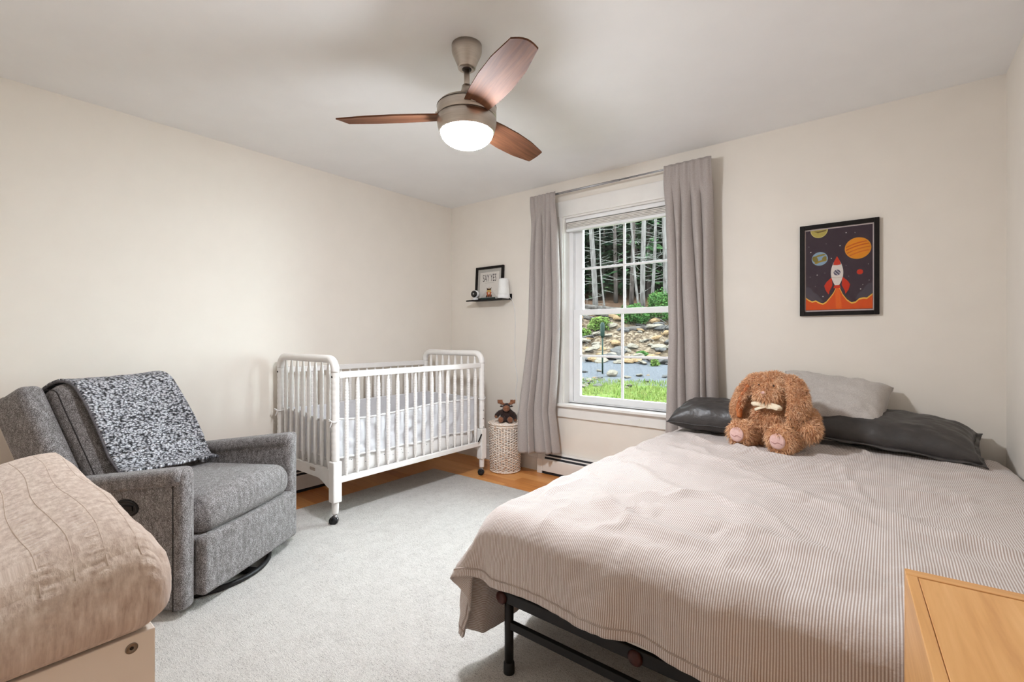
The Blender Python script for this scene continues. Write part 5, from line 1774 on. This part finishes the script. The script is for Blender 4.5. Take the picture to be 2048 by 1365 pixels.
m_stem = plain('shrub_stem', S(96, 84, 72), S(74, 64, 54), 20, 0.9)
def shrub(label, px, d, rx, rz, n, mat, seed):
    l = lat_of(px, d)
    o = thing('shrub', label, 'shrub', tuple(wp(d, l)))
    leaf_cloud(seed, n, rx, rx * 0.8, rz, 0.11).build('foliage', mat, o)['kind'] = 'stuff'
    s = MB()
    for k in range(6):
        a = k * 1.05
        s.tube([(0.05 * math.cos(a), 0.05 * math.sin(a), -0.1), (rx * .35 * math.cos(a), rx * .3 * math.sin(a), rz * 0.5), (rx * .6 * math.cos(a), rx * .5 * math.sin(a), rz * 1.0)], [0.02, 0.014, 0.006], 5)
    s.build('stems', m_stem, o)['kind'] = 'stuff'
shrub('broad bright green shrub growing on top of the rocky bank', 1266, 18.2, 0.75, 0.55, 2600, m_leaf, 1)
shrub('tall green shrub at the bank top beside the right curtain', 1322, 18.6, 0.70, 0.85, 2400, m_leaf, 2)
shrub('yellowish green low shrub behind the green stake', 1198, 17.6, 0.55, 0.36, 1700, m_leaf2, 3)
shrub('pale green shrub at the foot of the right tree trunks', 1318, 21.5, 0.60, 0.55, 1500, m_leaf2, 4)
shrub('small green tuft among the stones of the bank', 1284, 15.6, 0.24, 0.14, 500, m_leaf, 5)
shrub('small weed clump at the gravel edge by the right curtain', 1310, 14.4, 0.14, 0.16, 260, m_leaf2, 6)
shrub('low green growth at the left end of the bank', 1165, 17.4, 0.40, 0.26, 700, m_leaf2, 7)

for i, (px, d) in enumerate(((1060, 18.4), (1110, 18.8), (1400, 18.5), (1470, 18.9), (1540, 18.3), (1620, 19.0), (980, 18.6))):
    shrub('leafy green shrub further along the bank behind the curtains', px, d, rg.uniform(0.5, 0.8), rg.uniform(0.45, 0.8), 1500, m_leaf if i % 2 else m_leaf2, 30 + i)
for o in list(COL.objects):
    if o.get('label') == 'leafy green shrub further along the bank behind the curtains': o['group'] = 'shrubs along the bank'

# fallen logs
m_bark = plain('grey_bark', S(150, 143, 138), S(96, 89, 85), 12, 0.95, bump=0.8, bscale=30, bdist=0.03, stretch=(1, 1, 0.2))
m_bark_d = plain('dark_bark', S(110, 98, 92), S(66, 58, 54), 12, 0.95, bump=0.8, bscale=30, bdist=0.03, stretch=(1, 1, 0.2))
m_log = plain('weathered_log', S(126, 118, 112), S(70, 62, 58), 8, 0.95, bump=0.6, bscale=24, bdist=0.03)
for (px0, d0, px1, d1, r, dz, lab) in [(1140, 19.2, 1252, 20.4, 0.13, 0.42, 'long grey fallen log lying uppermost on the log pile'), (1138, 18.9, 1240, 19.4, 0.12, 0.26, 'grey fallen log lying second in the pile below the trees'),
                                       (1135, 18.6, 1215, 18.8, 0.11, 0.14, 'weathered fallen log at the front of the log pile'), (1150, 19.6, 1205, 19.0, 0.09, 0.10, 'short weathered log half under the log pile'),
                                       (1245, 17.5, 1345, 17.9, 0.10, 0.05, 'dark fallen log lying along the top of the bank')]:
    a = wp(d0, lat_of(px0, d0), dz); b2 = wp(d1, lat_of(px1, d1), dz * 0.6)
    mb = MB(); mid = [a.lerp(b2, t) + Vector((0, 0, 0.03 * math.sin(t * 5))) for t in [i / 8 for i in range(9)]]
    mb.tube(mid, [lerp(r, r * 0.7, i / 8) for i in range(9)], 10)
    setprops(mb.build('fallen_log', m_log, None, True), lab, 'log')
for i in range(14):
    d = rg.uniform(16.5, 19.5); px = rg.uniform(1140, 1340)
    a = wp(d, lat_of(px, d), 0.12); v = Vector((rg.uniform(-1, 1), rg.uniform(-1, 1), rg.uniform(0, 0.35)))
    o = MB().tube([a, a + v * 0.4 + Vector((0, 0, 0.05)), a + v * 0.9], [0.018, 0.014, 0.006], 5).build('dead_branch', m_log, None)
    setprops(o, 'dead twig lying across the rocky bank outside', 'branch', 'dead twigs on the bank')

# bare trunks with dead twigs
def trunk(label, px_b, px_t, d, r, h, seed, mat, nb=46, lean=0.0):
    rr = random.Random(seed)
    l0 = lat_of(px_b, d)
    base = wp(d, l0, -0.15)
    # px_t: column of the trunk where it leaves the top of the window, about 6.5 m up
    l1 = lat_of(px_t, d)
    top = Vector((base.x, base.y, base.z)) + R_ * (l1 - l0) * (h / 5.6) + E_ * lean + Vector((0, 0, h))
    o = thing('bare_tree', label, 'tree', tuple(base))
    P = []
    n = 12
    for i in range(n + 1):
        t = i / n
        P.append(base.lerp(top, t) + R_ * 0.04 * math.sin(t * 9 + seed))
    MB().tube(P, [lerp(r, r * 0.45, i / n) for i in range(n + 1)], 10).build('trunk', mat, o, True, True)
    br = MB()
    for k in range(nb):
        t = rr.uniform(0.10, 0.85)
        c = base.lerp(top, t)
        a = rr.uniform(0, 2 * PI); L = rr.uniform(0.5, 1.6) * (1.1 - 0.5 * t)
        dv_ = R_ * math.cos(a) + E_ * math.sin(a)
        up = rr.uniform(-0.25, 0.25)
        p1 = c + dv_ * L * 0.5 + Vector((0, 0, up * L * 0.5)); p2 = c + dv_ * L + Vector((0, 0, up * L * 0.5 + rr.uniform(-.15, .25) * L))
        br.tube([c, p1, p2], [0.010, 0.007, 0.003], 4)
        if rr.random() < 0.5:
            s2 = p1 + (dv_.cross(Vector((0, 0, 1))) * rr.uniform(-.4, .4) + Vector((0, 0, rr.uniform(-.2, .3)))) * L
            br.tube([p1, s2], [0.008, 0.003], 4)
    br.build('dead_branches', m_twig, o, False, True)['kind'] = 'stuff'
m_twig = plain('pale_twig', S(170, 168, 160), S(132, 130, 122), 8, 0.9)
trunk('thick grey trunk at the left of the upper window panes', 1190, 1181, 22.5, 0.135, 13, 1, m_bark, 60)
trunk('thin bare sapling leaning beside the thick left trunk', 1211, 1193, 20.0, 0.040, 7, 2, m_bark, 26)
trunk('pale thin trunk leaning left behind the centre muntin', 1281, 1253, 20.5, 0.055, 8, 3, m_bark, 16)
trunk('tall straight pale trunk right of the centre muntin', 1287, 1287, 21.0, 0.115, 13, 4, m_bark, 64)
trunk('dark slim trunk just right of the centre muntin', 1264, 1266, 25.0, 0.12, 13, 5, m_bark_d, 40)
trunk('slanting slim trunk between the pale trunk and the curtain', 1303, 1313, 24.0, 0.085, 12, 6, m_bark, 40)
trunk('straight grey trunk at the edge of the right curtain', 1329, 1328, 21.5, 0.10, 13, 7, m_bark, 40)
trunk('thin grey trunk by the left window jamb outside', 1163, 1158, 21.0, 0.05, 10, 8, m_bark, 40)
for i, (px, d) in enumerate(((1230, 28), (1246, 31), (1218, 33), (1275, 30), (1296, 33), (1340, 27), (1150, 26), (1120, 23), (1375, 24), (1420, 23), (1480, 25), (1560, 24), (1640, 26), (1060, 24), (980, 25), (1205, 36), (1256, 37), (1322, 36))):
    trunk('dim slim trunk standing back in the dark woods', px, px + rg.uniform(-5, 5), d, rg.uniform(0.08, 0.13), 13, 20 + i, m_bark_d, 26)
for o in list(COL.objects):
    if o.name.startswith('bare_tree') and o.get('label') == 'dim slim trunk standing back in the dark woods': o['group'] = 'trunks back in the woods'

# evergreens filling the woods
m_needle = plain('evergreen_needles', S(60, 92, 62), S(28, 54, 40), 0.9, 0.8)
m_needle2 = plain('evergreen_needles_light', S(84, 120, 70), S(44, 76, 48), 0.9, 0.8)
def conifer(seed, mat):
    rr = random.Random(seed); vs = []; fs = []
    H_ = 13.0
    k = 0
    zz = 0.9
    while zz < H_:
        L = (1 - zz / H_) * 2.9 + 0.35
        for b_i in range(9):
            a = rr.uniform(0, 2 * PI); LL = L * rr.uniform(.7, 1.1)
            for s_i in range(7):
                t = (s_i + rr.random()) / 7
                c = Vector((math.cos(a) * LL * t, math.sin(a) * LL * t, zz - 0.28 * LL * t * t + rr.uniform(-.12, .12)))
                w = 0.55 * (1.1 - 0.5 * t) * (0.5 + 0.5 * L / 3)
                dx = Vector((math.cos(a + rr.uniform(-.8, .8)), math.sin(a + rr.uniform(-.8, .8)), rr.uniform(-.5, .1))).normalized() * w
                dy = Vector((-math.sin(a), math.cos(a), rr.uniform(-.4, .4))).normalized() * w * 0.38
                n0 = len(vs)
                vs += [c - dx * 0.4, c + dy, c + dx, c - dy]
                fs.append((n0, n0 + 1, n0 + 2, n0 + 3))
        zz += 0.42
    mb = MB(); mb.add(vs, fs)
    return mb.mesh('foliage', mat)
cf = [conifer(i, m_needle if i < 3 else m_needle2) for i in range(4)]
ctr = MB().tube([(0, 0, -0.3), (0, 0, 6), (0, 0, 12.5)], [0.14, 0.09, 0.02], 8).mesh('trunk', m_bark_d, True)
def evergreen(d, l, k, s):
    o = thing('evergreen_tree', 'dark evergreen standing in the woods beyond the bank', 'tree', tuple(wp(d, l)), rg.uniform(0, 6.28), 'evergreens of the woods')
    o.scale = (s, s, s * rg.uniform(0.9, 1.1))
    link('foliage', cf[k], o)['kind'] = 'stuff'
    link('trunk', ctr, o)
for (d, n) in ((29, 10), (33, 12), (38, 13), (44, 14), (51, 15)):
    half = 0.30 * d + 2
    for i in range(n):
        l = lerp(-half, half, (i + rg.uniform(0.2, 0.8)) / n)
        evergreen(d + rg.uniform(-1.5, 1.5), l, rg.randrange(4), rg.uniform(0.85, 1.15))
